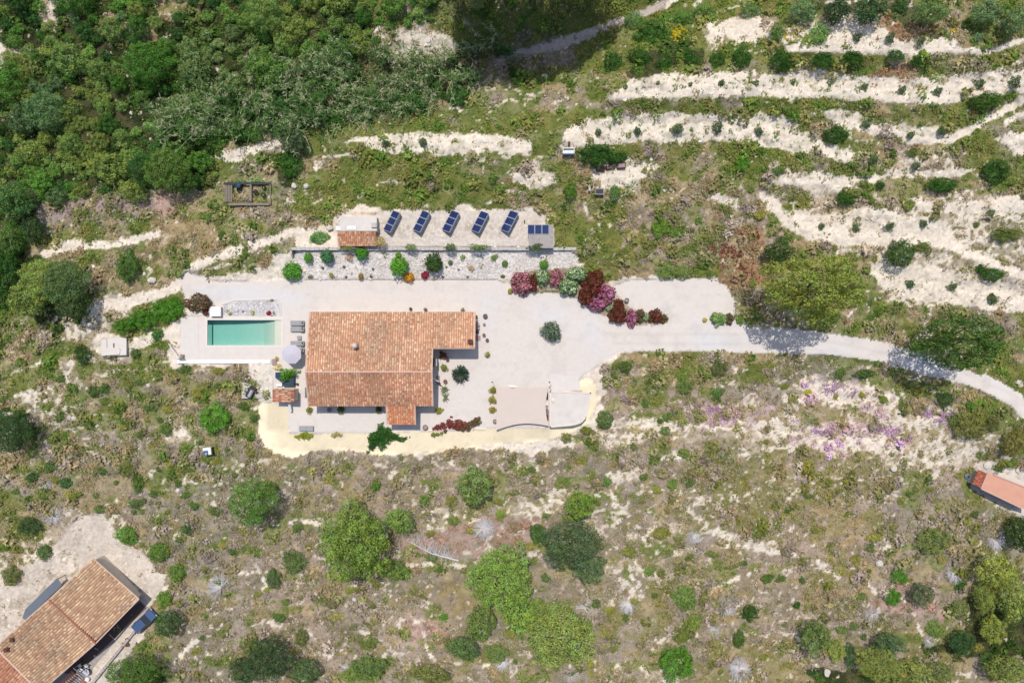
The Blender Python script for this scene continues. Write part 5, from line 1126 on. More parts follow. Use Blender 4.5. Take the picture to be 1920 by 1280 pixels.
for i, (a, c, r_, lb) in enumerate([(481,361,4.5,'black tyre in the middle of the right-hand pen'),(496,367,4.5,'black tyre in the lower right corner of the pen'),(497,353,4,'black tyre in the upper right corner of the pen'),(450,357,4.5,'black tyre under the dark bin in the left-hand pen')]):
    x, y, zt = on(a, c); b = MB(); rr = r_ / SC; prof = [(rr*.55,.0),(rr*.95,.02),(rr,.1),(rr*.92,.18),(rr*.6,.2),(rr*.52,.12),(rr*.55,.0)]; b.lathe(prof, 0, 0, 16, cap=False); o = b.build('old_tyre', M['rubber'], None, smooth=True); o.location = (x, y, zt + .35); setp(o, lb, 'tyre', 'old tyres in the pen')
x, y, zt = on(450, 350); q = thing('compost_bin', 'dark rounded compost bin at the top of the left-hand pen', 'bin', (x, y, zt)); b = MB(); b.lathe([(.5,0),(.45,.6),(.4,.75)], 0, 0, 14); b.build('bin_body', M['dark'], q); b = MB(); b.lathe([(.42,.75),(.3,.84),(.02,.88)], 0, 0, 14); b.build('lid', M['blue'], q)
for i, (a, c, w_, d, lb) in enumerate([(1125.5,316.5,1.25,.65,'left-hand brown planter box, partly under the dark shrub'),(1145,311.5,1.2,.8,'middle brown planter box on the small bare terrace'),(1165,310,1.2,.8,'right-hand brown planter box on the small bare terrace')]):
    x, y, z = on(a, c, .3); zg = hp1(a, c); q = thing('planter_box', lb, 'planter', (x, y, zg + .1), R(3)); 
    for (x0, x1, y0, y1) in ((-w_/2, w_/2, d/2 - .08, d/2), (-w_/2, w_/2, -d/2, -d/2 + .08), (-w_/2, -w_/2 + .08, -d/2 + .08, d/2 - .08), (w_/2 - .08, w_/2, -d/2 + .08, d/2 - .08)): b = MB(); b.box(x0, x1, y0, y1, -.3, .35); b.build('board', M['brown'], q)
    b = MB(); b.box(-w_/2 + .08, w_/2 - .08, -d/2 + .08, d/2 - .08, -.3, .2); b.build('soil', M['mat' if i else 'soil'], q)
x, y, z = on(1066, 283, .4); q = thing('old_bath', 'white bath with a blue side standing on the end of the wide terrace', 'bath', (x, y, hp1(1066,283))); b = MB()
b.box(-.8, .8, -.35, .4, 0, .15); b.box(-.8, .8, .3, .4, .15, .55); b.box(-.8, -.7, -.35, .3, .15, .55); b.box(.7, .8, -.35, .3, .15, .55); b.build('tub', M['white'], q); b = MB(); b.box(-.8, .8, -.5, -.352, 0, .55); b.build('side_panel', M['tankb'], q)
x, y, z = on(1067, 270); b = MB(); b.box(-.15, .15, -.25, .25, 0, .3); o = b.build('wooden_block', M['brown']); o.location = (x, y, z); setp(o, 'small brown wooden block above the old bath', 'block')
x, y, z = on(1123, 361); q = thing('metal_grill', 'grey metal grill box at the lower left corner of the small bare terrace', 'grill', (x, y, z)); b = MB(); b.box(-.6, .6, -.45, .45, .35, .7); b.build('body', M['greym'], q); b = MB(); b.box(-.5, .5, -.3, .3, .7, .74); b.build('grate', M['dark'], q)
for sx in (-.5, .5):
    for sy in (-.4, .4): b = MB(); b.box(sx-.04, sx+.04, sy-.04, sy+.04, -.2, .35); b.build('leg', M['greym'], q)
b = MB(); p0 = U(1104,357,4.2); p1 = U(1108,320,4.2); zz0 = hp1(1106,340); b.box(p0[0], p1[0], p0[1], p1[1], zz0 - .6, zz0 + .12); setp(b.build('low_wall', M['conc']), 'short grey wall along the left edge of the small bare terrace', 'wall')
# boulders
for px, py, r, lb in [(620,426,8,'largest white boulder at the end of the footpath, left of the pump house'),(614,417,3.5,'small white boulder above the largest one by the pump house'),(631,419,3,'small white boulder touching the pump house corner'),(552,349,6,'white boulder on the grass below the dark shrub'),(575,349,6,'pale boulder right of the white boulder on the grass'),
  (286,526,8,'pale boulder beside the start of the tan track'),(141,784,6,'white boulder on the left slope'),(183,798,4,'small white rock on the left slope'),(1675,878,7,'white boulder on the slope left of the salmon-roofed hut'),(1550,1260,8,'tall white boulder near the bottom right'),(665,1123,5,'pale rock on the slope right of the biggest pine'),
  (1648,1055,8,'grey boulder left of the two bright round shrubs'),(1860,786,3.5,'small pale rock at the lower edge of the driveway bend'),(109,184,6,'white rock in the upper left thicket'),(247,212,4,'small white rock inside the thicket'),(1908,716,5,'white ring-shaped rock at the right edge of the driveway'),(720,1170,4,'small pale rock near the stony veins')]:
    x, y, z = on(px, py); g_ = random.Random(int(px)); b = MB(); rr = r / SC; n_ = 9
    prof = [(.85, -.1), (1.0, .25), (.8, .6), (.35, .8)]
    for (q_, zq) in prof:
        for k in range(n_): t = 6.283 * k / n_; s_ = rr * q_ * g_.uniform(.75, 1.2); b.v.append((s_ * math.cos(t), s_ * math.sin(t) * .85, zq * rr * 1.1 * g_.uniform(.9, 1.1)))
    for jj in range(3):
        for k in range(n_): b.f.append([jj*n_ + k, jj*n_ + (k+1) % n_, (jj+1)*n_ + (k+1) % n_, (jj+1)*n_ + k])
    b.f.append([3*n_ + k for k in range(n_)]); o = b.build('boulder', M['rock'] if r < 8.5 else M['rock']); o.location = (x, y, z); o.rotation_euler[2] = px; setp(o, lb, 'boulder')

# ------------------------------------------------------------------ garden plants with their own colours
def colour_bush(name, seed, pal, n=1400, leaf=.11): return crown_mesh(name, seed, n, leaf, 12, (.28, .42), .8, pal=pal, ragged=.3, spread=.62)
PINKM = colour_bush('pink_oleander_crown', 801, [((214,130,150),4),((232,160,178),2),((120,62,60),3),((96,104,50),2)], 2600, .085)
PINK2 = colour_bush('magenta_oleander_crown', 802, [((206,120,160),4),((226,150,186),2),((110,48,60),2.5),((110,112,60),1)], 2600, .085)
WHTM = colour_bush('white_oleander_crown', 803, [((226,240,206),3),((176,206,140),2.2),((96,132,62),4),((64,100,40),2)], 2600, .085)
REDM = colour_bush('red_leaved_crown', 804, [((130,50,46),3),((104,42,38),3),((92,74,42),2.5),((96,96,50),1.2),((154,68,60),1)], 2600, .085)
BRNM = colour_bush('brown_leaved_crown', 805, [((120,92,70),3),((146,104,84),2),((96,98,52),3)], 2200, .09)
BOUG = colour_bush('bougainvillea_crown', 806, [((176,44,76),4),((146,40,60),2),((88,96,44),3),((130,92,66),2)], 1400, .12)
LGRN = colour_bush('pale_green_crown', 807, [((158,186,110),3),((116,156,72),3),((206,220,160),1)], 1800, .10)
def cb(me, px, py, rx, ry, lb, nm, cat='flowering shrub', hk=1.0, grp='oleander border beside the courtyard'):
    o = plant('b', px, py, rx * 1.14, ry * 1.14, (255,255,255), lb, nm, hk=hk, cat=cat, group=grp, meshes=[me]); o.color = (1.15, 1.15, 1.15, 1); return o
for a in [(PINKM,978,532,24,25,'pink-flowering oleander at the left end of the border','pink_oleander'),(REDM,1000,530,9,18,'narrow dark red shrub between the pink and white oleanders at left','red_shrub'),(WHTM,1017,520,14,20,'slender white-flowering oleander near the left end of the border','white_oleander'),
  (PINKM,1043,520,16,18,'pale pink oleander between the two white-flowering ones','pink_oleander'),(WHTM,1066,536,20,20,'lower part white-flowering oleander beside the pale pink one','white_oleander'),(WHTM,1082,516,22,17,'largest white-flowering oleander touching the dark red shrub','white_oleander'),(REDM,1112,530,26,24,'large dark red shrub in the middle of the border','red_shrub'),(REDM,1098,555,16,18,'dark red shrub at the courtyard edge left of the magenta oleander','red_shrub'),
  (PINK2,1135,553,20,22,'large magenta-pink oleander right of the dark red shrub','magenta_oleander'),(PINK2,1120,572,20,13,'low magenta-pink oleander at the courtyard edge','magenta_oleander'),(WHTM,1143,578,9,8,'tiny white-flowering oleander below the magenta one','white_oleander'),(REDM,1158,590,20,16,'dark red shrub left of the slim pink oleander','red_shrub'),(REDM,1160,572,12,12,'reddish shrub beside the round pot','red_shrub'),
  (PINK2,1184,598,11,20,'slim pink oleander at the lower end of the border','magenta_oleander'),(BRNM,1200,592,10,14,'brown-green shrub right of the slim pink oleander','brown_shrub'),(WHTM,1210,595,8,11,'small pale green oleander near the right end of the border','white_oleander'),(REDM,1228,592,16,13,'dark reddish shrub at the right end of the border','red_shrub'),(BRNM,1243,598,9,9,'brown shrub at the right tip of the border','brown_shrub'),
  (LGRN,1347,597,17,14,'pale green flowering shrub between the car bay and the driveway','pale_shrub'),(BRNM,1367,598,9,12,'brown dry shrub right of the pale green one by the driveway','brown_shrub')]: cb(*a)
plant('b',1388,599,10,12,(112,140,52),'small light green shrub at the driveway edge under the large pine')
plant('t',1322,600,6,7,(150,140,60),'small yellow-green shrub left of the pale green shrub by the driveway')
plant('t',1250,598,6,6,(164,150,44),'small yellow-green shrub at the very right tip of the oleander border')
x, y, _ = U(1175,563,.4); q = thing('stone_pot', 'round dark pot with sandy soil standing in the oleander border', 'pot', (x, y, 0)); b = MB(); b.lathe([(.25,0),(.33,.5),(.33,.62),(.27,.62),(.27,.5)], 0, 0, 14, cap=False); b.build('pot_body', M['dark'], q); b = MB(); b.lathe([(.26,.45),(.26,.52)], 0, 0, 12); b.build('soil', M['mat'], q)
cb(BRNM,372,567,26,18,'brown-leaved shrub above the pool deck beside the bright hedge','brown_shrub',hk=.9,grp=None); cb(REDM,385,580,7,12,'red-leaved climber at the upper left corner of the pool','red_shrub',hk=.6,grp=None)
# rock garden
GP = [('b',550,511,21,19,(76,132,36),'round green shrub at the left end of the rock garden',SPK),('b',578,482,10,11,(84,138,44),'small round green shrub, upper left in the rock garden',SPK),('s',613,481,16,15,(70,118,74),'blue-green shrub in the upper rock garden, left of the tiled pump house roof',SPK),
 ('b',679,475,16,14,(74,132,36),'round green shrub directly under the pump house roof',SPK),('b',748,497,20,20,(86,146,34),'bright green spiky round shrub beside the orange-flowering one',SPK),('b',747,478,7,6,(96,140,50),'tuft at the top of the bright green spiky shrub',SPK),('s',813,494,21,20,(56,80,34),'dark round clipped shrub in the middle of the rock garden',SPK),
 ('s',845,492,6,7,(66,84,60),'small dark shrub right of the dark clipped one',None),('s',837,500,3.5,3,(76,88,62),'tiny dark plant below the dark clipped shrub',None),('b',868,482,7,7,(108,132,60),'small light green shrub, upper middle of the rock garden',None),('b',926,482,8,8,(104,130,56),'small light green shrub, upper right of the rock garden',None),('s',947,495,7,7,(84,116,42),'small round green shrub right of centre in the rock garden',SPK),
 ('s',943,518,6,5,(84,84,46),'small olive-brown plant on the kerb, right part of the rock garden',None),('v',883,502,8,7,(170,150,116),'straw-coloured dry plant in the rock garden',None),('v',655,482,9,10,(186,160,136),'straw-pink dry plant left of the green shrub under the pump house',None),('v',677,518,6,7,(150,132,56),'yellow-brown plant on the kerb, left part of the rock garden',SPK),('v',621,516,5,5,(152,148,70),'small yellow-green plant near the left end of the kerb',SPK),
 ('s',696,518,4,4,(92,88,84),'dark grey pot plant on the kerb right of the yellow-brown plant',None),('s',699,504,3.5,4,(96,96,90),'tiny dark plant in the gravel above the kerb',None),('s',830,519,4,4,(84,84,76),'small dark plant on the kerb right of the crimson one',None),('s',877,519,3.5,3,(92,92,84),'tiny dark plant on the kerb in the right half',None),('s',649,519,4,3,(90,92,82),'tiny dark plant on the kerb left of the yellow-brown plant',None),
 ('s',605,502,4,4,(96,104,74),'tiny dark plant in the gravel below the blue-green shrub',None),('s',645,500,4,4,(100,100,84),'tiny grey-green plant left of centre in the gravel',None),('s',582,519,8,5,(92,104,62),'low dark plant beside the leftmost round shrub',None),('v',860,505,3.5,3,(110,110,92),'tiny plant in the gravel right of the dark clipped shrub',None),
 ('b',772,465,15,7,(104,124,56),'sprawling shrub on the retaining wall, leftmost of three',None),('s',846,466,14,9,(78,104,46),'dark sprawling shrub on the retaining wall, middle of three',None),('b',897,466,20,8,(96,122,52),'wide sprawling shrub on the retaining wall, rightmost of three',None),('v',716,456,13,12,(150,132,74),'orange-green shrub at the corner of the pump house roof',None),('b',600,446,26,16,(78,132,44),'wide bright green shrub left of the tiled pump house roof',None),('v',655,467,16,6,(112,124,60),'low green growth on the wall under the pump house roof',None),
 ('s',1005,465,16,10,(84,104,56),'dark shrub hanging over the wall below the battery shed',None),('b',1019,495,10,9,(92,138,44),'small bright green shrub above the white oleander',SPK),('b',957,546,6,6,(150,148,64),'yellow-green plant left of the pink oleander',SPK)]
for kd, px, py, rx, ry, c, lb, ms in GP: plant(kd, px, py, rx, ry, c, lb, 'garden_shrub' , cat='garden plant', group='plants of the rock garden', meshes=ms, hk=.75).location.z += (1.1 if 455 < py < 468 and px > 640 else 0)
ORM = colour_bush('orange_flower_crown', 811, [((240,170,30),5),((214,140,30),3),((150,120,40),2)], 900, .14); CRM = colour_bush('crimson_crown', 812, [((176,50,76),5),((150,44,64),3),((110,60,50),1)], 900, .14)
cb(ORM,766,519,12,12,'orange-flowering shrub on the kerb of the rock garden','orange_shrub',hk=.7,grp='plants of the rock garden'); cb(CRM,797,515,9,9,'crimson round plant beside the dark clipped shrub','crimson_plant',hk=.7,grp='plants of the rock garden')
cb(CRM,504,587,5.5,5,'crimson plant in the pebble bed above the pool','crimson_plant',hk=.6,grp=None)
plant('t',431,588,5,4.5,(160,152,60),'yellow-green plant at the left of the pebble bed above the pool','pebble_bed_plant',cat='garden plant'); plant('t',474,586,5,6,(158,156,66),'larger yellow-green plant in the middle of the pebble bed','pebble_bed_plant',cat='garden plant'); plant('s',456,584,2.5,2.5,(90,80,90),'tiny dark plant in the pebble bed','pebble_bed_plant',cat='garden plant'); plant('s',509,563,5,4,(120,112,80),'small grey-brown plant at the upper right of the pebble bed','pebble_bed_plant',cat='garden plant')
# palm
def frond(b, a, L_, rise, droop, w_=.09):
    p = Vector((0, 0, .55)); d = Vector((math.cos(a), math.sin(a), rise)); n_ = 6; s = Vector((-math.sin(a), math.cos(a), 0)); pts = []
    for k in range(n_ + 1): t = k / n_; pts.append(p + Vector((d.x * L_ * t, d.y * L_ * t, rise * L_ * t - droop * L_ * t * t)))
    for k in range(n_):
        t = k / n_; wa = w_ * (1 - t * .7); wb = w_ * (1 - (k + 1) / n_ * .8); i = len(b.v); b.v += [tuple(pts[k] - s * wa), tuple(pts[k] + s * wa), tuple(pts[k+1] + s * wb), tuple(pts[k+1] - s * wb)]; b.f.append([i, i+1, i+2, i+3])
def palm(px, py, r, lb, nfr=90, c=(30,56,24), name='sago_palm', w_=.10, seed=3):
    x, y, _ = U(px, py, .5); q = thing(name, lb, 'palm', (x, y, 0)); b = MB(); b.lathe([(.2,0),(.26,.3),(.2,.6)], 0, 0, 10); b.build('trunk', M['bark'], q); rd = random.Random(seed)
    fm = bpy.data.materials.new('palm_leaf'); fm.use_nodes = True; fm.node_tree.nodes['Principled BSDF'].inputs['Base Color'].default_value = (*alb(*c), 1); fm.node_tree.nodes['Principled BSDF'].inputs['Roughness'].default_value = .55
    b = MB()
    for k in range(nfr): frond(b, rd.uniform(0, 6.283), r / SC * rd.uniform(.78, 1.1), rd.uniform(.15, 1.1), rd.uniform(.3, .9), w_ * rd.uniform(.7, 1.3))
    b.build('fronds', fm, q)
palm(863, 701, 16.5, 'dark green sago palm standing in the courtyard right of the villa', 170)
palm(833, 729, 9, 'leafy green banana-like plant against the right gable, upper clump', 16, (96,118,52), 'leafy_plant', .10, 5); palm(835, 744, 9, 'leafy green banana-like plant against the right gable, lower clump', 16, (104,122,58), 'leafy_plant', .09, 6)
# pot plants
def pot(px, py, r, lb, c=(146,142,52), m='terra', plantr=None, grp='potted shrubs around the villa', nm='potted_shrub', ht=.4):
    x, y, _ = U(px, py, .3); q = thing(nm, lb, 'potted plant' if plantr else 'pot', (x, y, .012), 0, grp); b = MB(); rr = r / SC
    b.lathe([(rr*.62,0),(rr*.95,ht*.9),(rr,ht),(rr*.84,ht),(rr*.8,ht*.8)], 0, 0, 14, cap=False); b.build('pot_body', M[m], q, smooth=False)
    b = MB(); b.lathe([(rr*.82,ht*.6),(rr*.82,ht*.82)], 0, 0, 12); b.build('soil', M['soil'] if m != 'dark' else M['mat'], q)
    if plantr:
        me = SML[int(px) % 4] if plantr > 5.5 else TNY[int(px) % 3]; o = bpy.data.objects.new('foliage', me); col.objects.link(o); o.parent = q; s = plantr / SC; o.scale = (s * 1.25, s * 1.25, s * 1.3); o.location = (0, 0, ht * .8); o.rotation_euler[2] = px; o.color = (*[float(v) for v in lin(c) * ALB * 1.6], 1)
for a in [(832.5,689,3,'round yellow-green potted shrub left of the sago palm',(136,138,48),'terra',6.5),(823,769,3,'round yellow-green potted shrub at the lower right corner of the villa',(150,148,38),'terra',6.5),(924.4,730.6,3,'yellow-green potted shrub, top of the three left of the shade sail',(150,142,52),'terra',6.5),(922.8,748.6,3,'yellow-green potted shrub, middle of the three left of the shade sail',(152,144,50),'terra',6.8),(923.3,767.7,3,'yellow-green potted shrub, lowest of the three left of the shade sail',(150,138,50),'terra',6.2),
  (914,664.4,2.6,'thin yellow-green potted shrub right of the shaded terrace table',(150,146,66),'terra',5.5),(580,768,3,'round olive potted shrub at the lower left corner of the villa',(140,138,48),'terra',6),(640,767,3.4,'dark green potted shrub under the south eave',(88,100,40),'terra',7.5),(711,767,3,'dark olive potted shrub left of the porch',(92,96,36),'terra',6.5),
  (868,581,2.4,'wispy potted plant above the right wing of the villa',(130,126,96),'brown',4.5),(798,580,2.4,'small potted plant on the upper side of the villa',(126,104,84),'brown',3.6),(770,579,2.2,'small dark potted plant left of another on the upper side of the villa',(96,84,70),'dark',3.2),(892.7,594,2.6,'dark potted plant at the upper right corner of the villa',(84,96,60),'brown',3.8)]:
    pot(a[0], a[1], a[2], a[3], a[4], a[5], a[6])
for a in [(910,592.8,4.4,'large brown round pot right of the villa wing','brown'),(908,608,2.4,'small dark pot below the large brown one','dark'),(894.5,621.8,3.8,'round lidded dark pot against the villa wing','brown'),(907.5,628,3.4,'pale terracotta pot beside the villa wing','terral'),(913.5,637.5,3.2,'greyish brown pot at the right of the villa wing','brown'),(835,715,4,'terracotta ring pot below the potted shrub by the palm','terra'),(928,789.6,4,'dark round pot at the lower left corner of the shade sail','dark'),(797.5,801,5,'large dark round pot right of the porch','dark'),(618,768,4,'dark pot under the south eave, left part','dark')]:
    pot(a[0], a[1], a[2], a[3], m=a[4], grp='empty pots around the villa', nm='flower_pot')
# mats, table and chairs in the shade
sheet('door_mat', [(892,605),(898,604),(899,611),(892,611)], .035, M['mat'], kind=None).pop if False else None
def flat(nm, pts, z, m, lb, cat): b = MB(); b.prism([U(a, c, z)[:2] for a, c in pts][::-1], z - .02, z); setp(b.build(nm, M[m]), lb, cat)
flat('bench_seat', [(889,605),(898,605),(900,611),(889,611)], .45, 'mat', 'pinkish bench seat against the villa wing, upper', 'bench'); flat('bench_seat', [(889,613),(899,613),(899,618),(889,618)], .45, 'mat', 'pinkish bench seat against the villa wing, lower', 'bench'); flat('door_mat', [(889,629),(901,629),(901,639),(889,639)], .035, 'mat', 'pinkish-grey mat at the villa wing door', 'mat'); flat('door_mat', [(818,704),(825,704),(825,721),(818,721)], .035, 'mat', 'pinkish mat in front of the right gable door', 'mat')
x, y, _ = U(832, 666, .7); q = thing('garden_table', 'dark brown table in the shade below the villa wing', 'table', (x, y, .012)); b = MB(); b.lathe([(.45,.68),(.45,.72)], 0, 0, 14); b.build('table_top', M['brown'], q); b = MB(); b.tube((0,0,0), (0,0,.68), .05, .05, 8); b.build('leg', M['brown'], q)
def chair(px, py, rz, lb):
    x, y, _ = U(px, py, .6); q = thing('garden_chair', lb, 'chair', (x, y, .012), rz, 'dark chairs around the shaded table'); b = MB(); b.box(-.22, .22, -.22, .22, .42, .46); b.build('seat', M['brown'], q); b = MB(); b.box(-.22, .22, .19, .23, .47, .9); b.build('backrest', M['brown'], q)
    for sx in (-.2, .2):
        for sy in (-.2, .2): b = MB(); b.box(sx-.02, sx+.02, sy-.02, sy+.02, 0, .42); b.build('leg', M['brown'], q)
chair(827, 661, .3, 'dark brown chair at the upper left of the shaded table'); chair(827, 669, 1.8, 'dark brown chair at the lower left of the shaded table'); chair(838, 672, 3.4, 'dark brown chair at the lower right of the shaded table')
# climbing plants over the embankment
def creeper(nm, me, lobes, lb, cat, c=None, hk=.7):
    x, y, z = on(lobes[0][0], lobes[0][1]); q = thing(nm, lb, cat, (x, y, z))
    for px, py, r in lobes:
        xx, yy_, zz_ = on(px, py, .1); m_ = me[int(px) % len(me)] if isinstance(me, list) else me; o = bpy.data.objects.new('foliage', m_); col.objects.link(o); o.parent = q; o.location = (xx - x, yy_ - y, zz_ - z - .15); s = r / SC * 1.45; o.scale = (s, s, s * hk); o.rotation_euler[2] = px * 1.3; o.color = (*[float(v) for v in (lin(c) * ALB * 1.55 if c else (1.1, 1.1, 1.1))], 1)
creeper('climbing_ivy', SML, [(716,812,12),(717,794,3.5),(713,801,6),(705,818,12),(722,822,11),(734,814,8),(700,828,9),(714,830,9),(742,819,7),(751,822,6),(760,821,4),(768,818,2.6),(696,838,6),(691,846,4),(688,851,2.5),(727,806,6),(695,822,6)], 'dark green creeper hanging over the yellow embankment left of the porch', 'creeper', (52,92,32))
creeper('bougainvillea', BOUG, [(822,801,6),(831,798,6),(843,791,5),(846,796,8),(846,782,3),(856,789,3.5),(862,795,7),(835,807,4),(872,797,6),(858,801,6),(815,803,4)], 'crimson bougainvillea sprawling along the edge above the embankment', 'bougainvillea')
creeper('dry_climber', [BRNM], [(880,797,6),(888,793,6),(895,790,7),(868,803,5),(878,804,4)], 'brownish dry climber right of the crimson bougainvillea', 'climber'); creeper('green_trailer', SML, [(812,814,5),(820,813,5),(828,811,4)], 'thin green trailing plant under the bougainvillea', 'creeper', (120,132,60)); creeper('yellow_trailer', SML, [(558,818,5),(566,814,6),(574,813,7),(583,815,5),(570,820,4)], 'yellow-green trailing plant below the flat sun bed', 'creeper', (140,150,40)); creeper('straw_trailer', TNY, [(626,816,5),(632,812,5),(638,815,4)], 'straw-yellow plant on the top of the embankment', 'plant', (170,158,90))
# lone driveway tree
plant('H',1033,621,24,24,(70,92,62),'lone dark grey-green olive tree in the middle of the gravel drive', 'olive_tree', cat='olive tree', hk=1.2)
# ice-plant flowers
def flowers(name, label, zones, cols, n, seed, r=(.08,.2)):
    g_ = np.random.default_rng(seed); Xs = []; Ys = []
    for (cx, cy, sx, sy, w_) in zones: k = int(n * w_); Xs.append(g_.normal(cx, sx, k)); Ys.append(g_.normal(cy, sy, k))
    X = np.concatenate(Xs); Y = np.concatenate(Ys); ok = fbm(X, Y, 12, 160) > .42; X = X[ok]; Y = Y[ok]; N = len(X); z = height(X, Y) + g_.uniform(.1, .35, N); k = (H - z) / H / SC; C = np.stack([(X - 960) * k, (640 - Y) * k, z], -1)
    nr = np.stack([g_.normal(0, .3, N), g_.normal(0, .3, N), np.ones(N)], -1); A = np.cross(nr, g_.normal(0, 1, (N, 3))); A /= np.linalg.norm(A, axis=1)[:, None]; B = np.cross(nr / np.linalg.norm(nr, axis=1)[:, None], A); s = g_.uniform(*r, N)[:, None]
    q = np.stack([C - A * s, C - B * s, C + A * s, C + B * s], 1); c = (lin(cols) * ALB)[g_.integers(0, len(cols), N)] * g_.uniform(.8, 1.2, (N, 1))
    o = link(name, npmesh(name, q.reshape(-1, 3), np.arange(N * 4).reshape(-1, 4), np.repeat(c, 4, 0)), None, M['tuft']); setp(o, label, 'flowers', kind='stuff')
flowers('pink_flowers', 'magenta-pink ice plant flowers spread over the stony slope below the driveway', [(1325,765,20,7,.10),(1345,773,20,7,.10),(1357,785,9,5,.08),(1395,770,24,6,.06),(1555,728,16,7,.12),(1525,718,8,4,.03),(1606,735,8,5,.05),(1740,773,10,5,.08),(1775,785,14,8,.15),(1500,788,10,4,.03),(1540,808,14,4,.1),(1520,803,14,4,.04),(1640,805,18,4,.09),(1670,808,10,4,.05),(1705,824,8,3,.03),(1600,815,24,5,.04),(1170,750,6,5,.02)], [(206,150,204),(222,178,218),(190,130,186),(220,196,210)], 2600, 501, (.04,.11))
flowers('yellow_flowers', 'yellow broom flowers on the bank at the top centre-right', [(1275,62,6,7,.5),(1268,68,5,5,.3),(1480,70,5,5,.1),(1800,58,8,5,.1)], [(226,200,30),(206,180,30),(240,216,70)], 300, 502, (.08,.2))
flowers('red_dock_flowers', 'rust-red flowering weeds on the bank right of the car bay', [(1355,465,22,8,.3),(1385,475,14,10,.2),(1400,500,10,14,.3),(1370,480,20,12,.2)], [(150,84,70),(134,80,68),(164,112,96)], 700, 503, (.05,.14))
flowers('white_flowers', 'pale umbel flowers scattered through the thicket and banks', [(150,250,160,120,.4),(625,70,8,12,.1),(450,342,22,4,.12),(90,425,10,8,.08),(1140,290,14,12,.1),(1180,360,10,14,.1),(700,215,20,20,.1)], [(214,226,190),(196,214,166)], 700, 504, (.07,.2))

# ------------------------------------------------------------------ tiled farmhouse at lower left
zg = -6.0; O = U(-20, 1300, zg); 
L1 = Vector((-.7295, -.684, 0)).normalized()      # down-left along the building (world y is up)
W1 = Vector((.749, -.662, 0)).normalized()         # across, towards lower right
fh = thing('farmhouse', 'large tiled farmhouse lying diagonally in the lower left corner', 'house', (U(100,1180,zg)[0], U(100,1180,zg)[1], zg))
zE, zR1, zR2 = -2.9, -1.6, -3.0
def W(px, py, z): return Vector(U(px, py, z))
A = W(175,1046,zE); B_ = W(261,1122,zE); C_ = W(93,1123,zR1); D_ = W(180,1205,zR1)
def slope(nm, lo0, lo1, up0, seed, pal, cs=.40, rl=.42):
    u = (lo1 - lo0); Wd = u.length; u.normalize(); v = (up0 - lo0); Ln = v.length; v.normalize(); return tiles(nm, fh, lo0, u, v, Wd, Ln, cs=cs, rl=rl, seed=seed, pal=pal, stain=.45)
PF = [(226,194,160),(212,178,146),(234,206,172),(198,164,136),(216,184,152),(186,156,134),(202,164,134)]
slope('farm_slope_a', A, B_, C_, 51, PF)
E_ = W(-8,1212,zR2); Fp = W(76,1296,zR2)
# second section falls the other way
u2 = (Fp - E_); slope('farm_slope_b', Fp, E_, D_, 52, PF)
ridge(fh, tuple(C_ + Vector((0,0,.08))), tuple(D_ + Vector((0,0,.08))), .15, 'terra')
ridge(fh, tuple(E_ + Vector((0,0,.1))), tuple(Fp + Vector((0,0,.1))), .14, 'mortar')
G_ = W(-120,1330,zE - .2); Hh = W(-36,1410,zE - .2); slope('farm_slope_c', Hh + Vector((0,0,.0)), G_, Fp - Vector((0,0,.06)), 53, [(222,164,134),(206,144,116),(230,178,148),(194,132,108),(180,124,104)])
for a, c in ((A, B_), (A, C_), (B_, D_), (C_, E_), (D_, Fp)): ridge(fh, tuple(a + Vector((0,0,.05))), tuple(c + Vector((0,0,.05))), .10, 'mortar' if a is not A or c is not C_ else 'mortar', 'verge_tiles')
def quadwall(p, q, z0, zp, zq, t_=.25):
    d = (q - p); d.z = 0; d.normalize(); nn = Vector((-d.y, d.x, 0)) * t_ / 2; b = MB(); pp = [p - nn, q - nn, q + nn, p + nn]; b.prism([tuple(v[:2]) for v in pp], z0, [zp, zq, zq, zp]); b.build('wall', M['render'], fh, world=True)
cen = (A + B_ + Fp + E_) / 4
def ins_(p, k=.06): v = p + (cen - p) * k; return v
a_, b2, c2, d2 = ins_(A), ins_(B_, .12), ins_(Fp, .12), ins_(E_)
quadwall(a_, b2, zg, zE - .1, zE - .1); quadwall(b2, c2, zg, zE - .15, zR2 - .2); quadwall(a_, d2, zg, zE - .15, zR2 - .2); quadwall(d2, c2, zg, zR2 - .25, zR2 - .25)
# slate-grey lean-to on the upper left side, porch canopy, terrace walls, furniture
ln = thing('lean_to_roof', 'slate-grey sheet lean-to along the upper left side of the farmhouse', 'lean-to', U(80,1120,zg)); b = MB(); pts = [(42,1158),(47,1142),(107,1083),(116,1096),(48,1162)]; zl = [-3.7,-3.9,-3.9,-3.6,-3.6]
P = [U(a, c, z_) for (a, c), z_ in zip(pts, zl)][::-1]; b.prism([p[:2] for p in P], [p[2] - .06 for p in P], [p[2] for p in P]); b.build('sheet_roof', M['slate'], ln, world=True)
for a, c in ((46,1146),(76,1115),(106,1086)): p = U(a, c, -3.9); b = MB(); b.tube((p[0],p[1],zg), (p[0],p[1],-3.97), .05, .05, 6); b.build('post', M['greym'], ln, world=True)
cp = thing('porch_canopy', 'brown timber canopy beside the lower edge of the farmhouse', 'canopy', U(128,1272,zg)); 
for k in range(9):
    a0 = (134 - k * 3.4, 1257 + k * 3.3); p = W(a0[0], a0[1], -3.6); q_ = p + W1 * 1.35; nn = L1 * .17; b = MB(); b.prism([tuple(v[:2]) for v in (p, q_, q_ + nn, p + nn)][::-1] if False else [tuple(v[:2]) for v in (p + nn, q_ + nn, q_, p)], -3.66, -3.6)
    ar = 0; b.build('plank', M['brown'], cp, world=True)
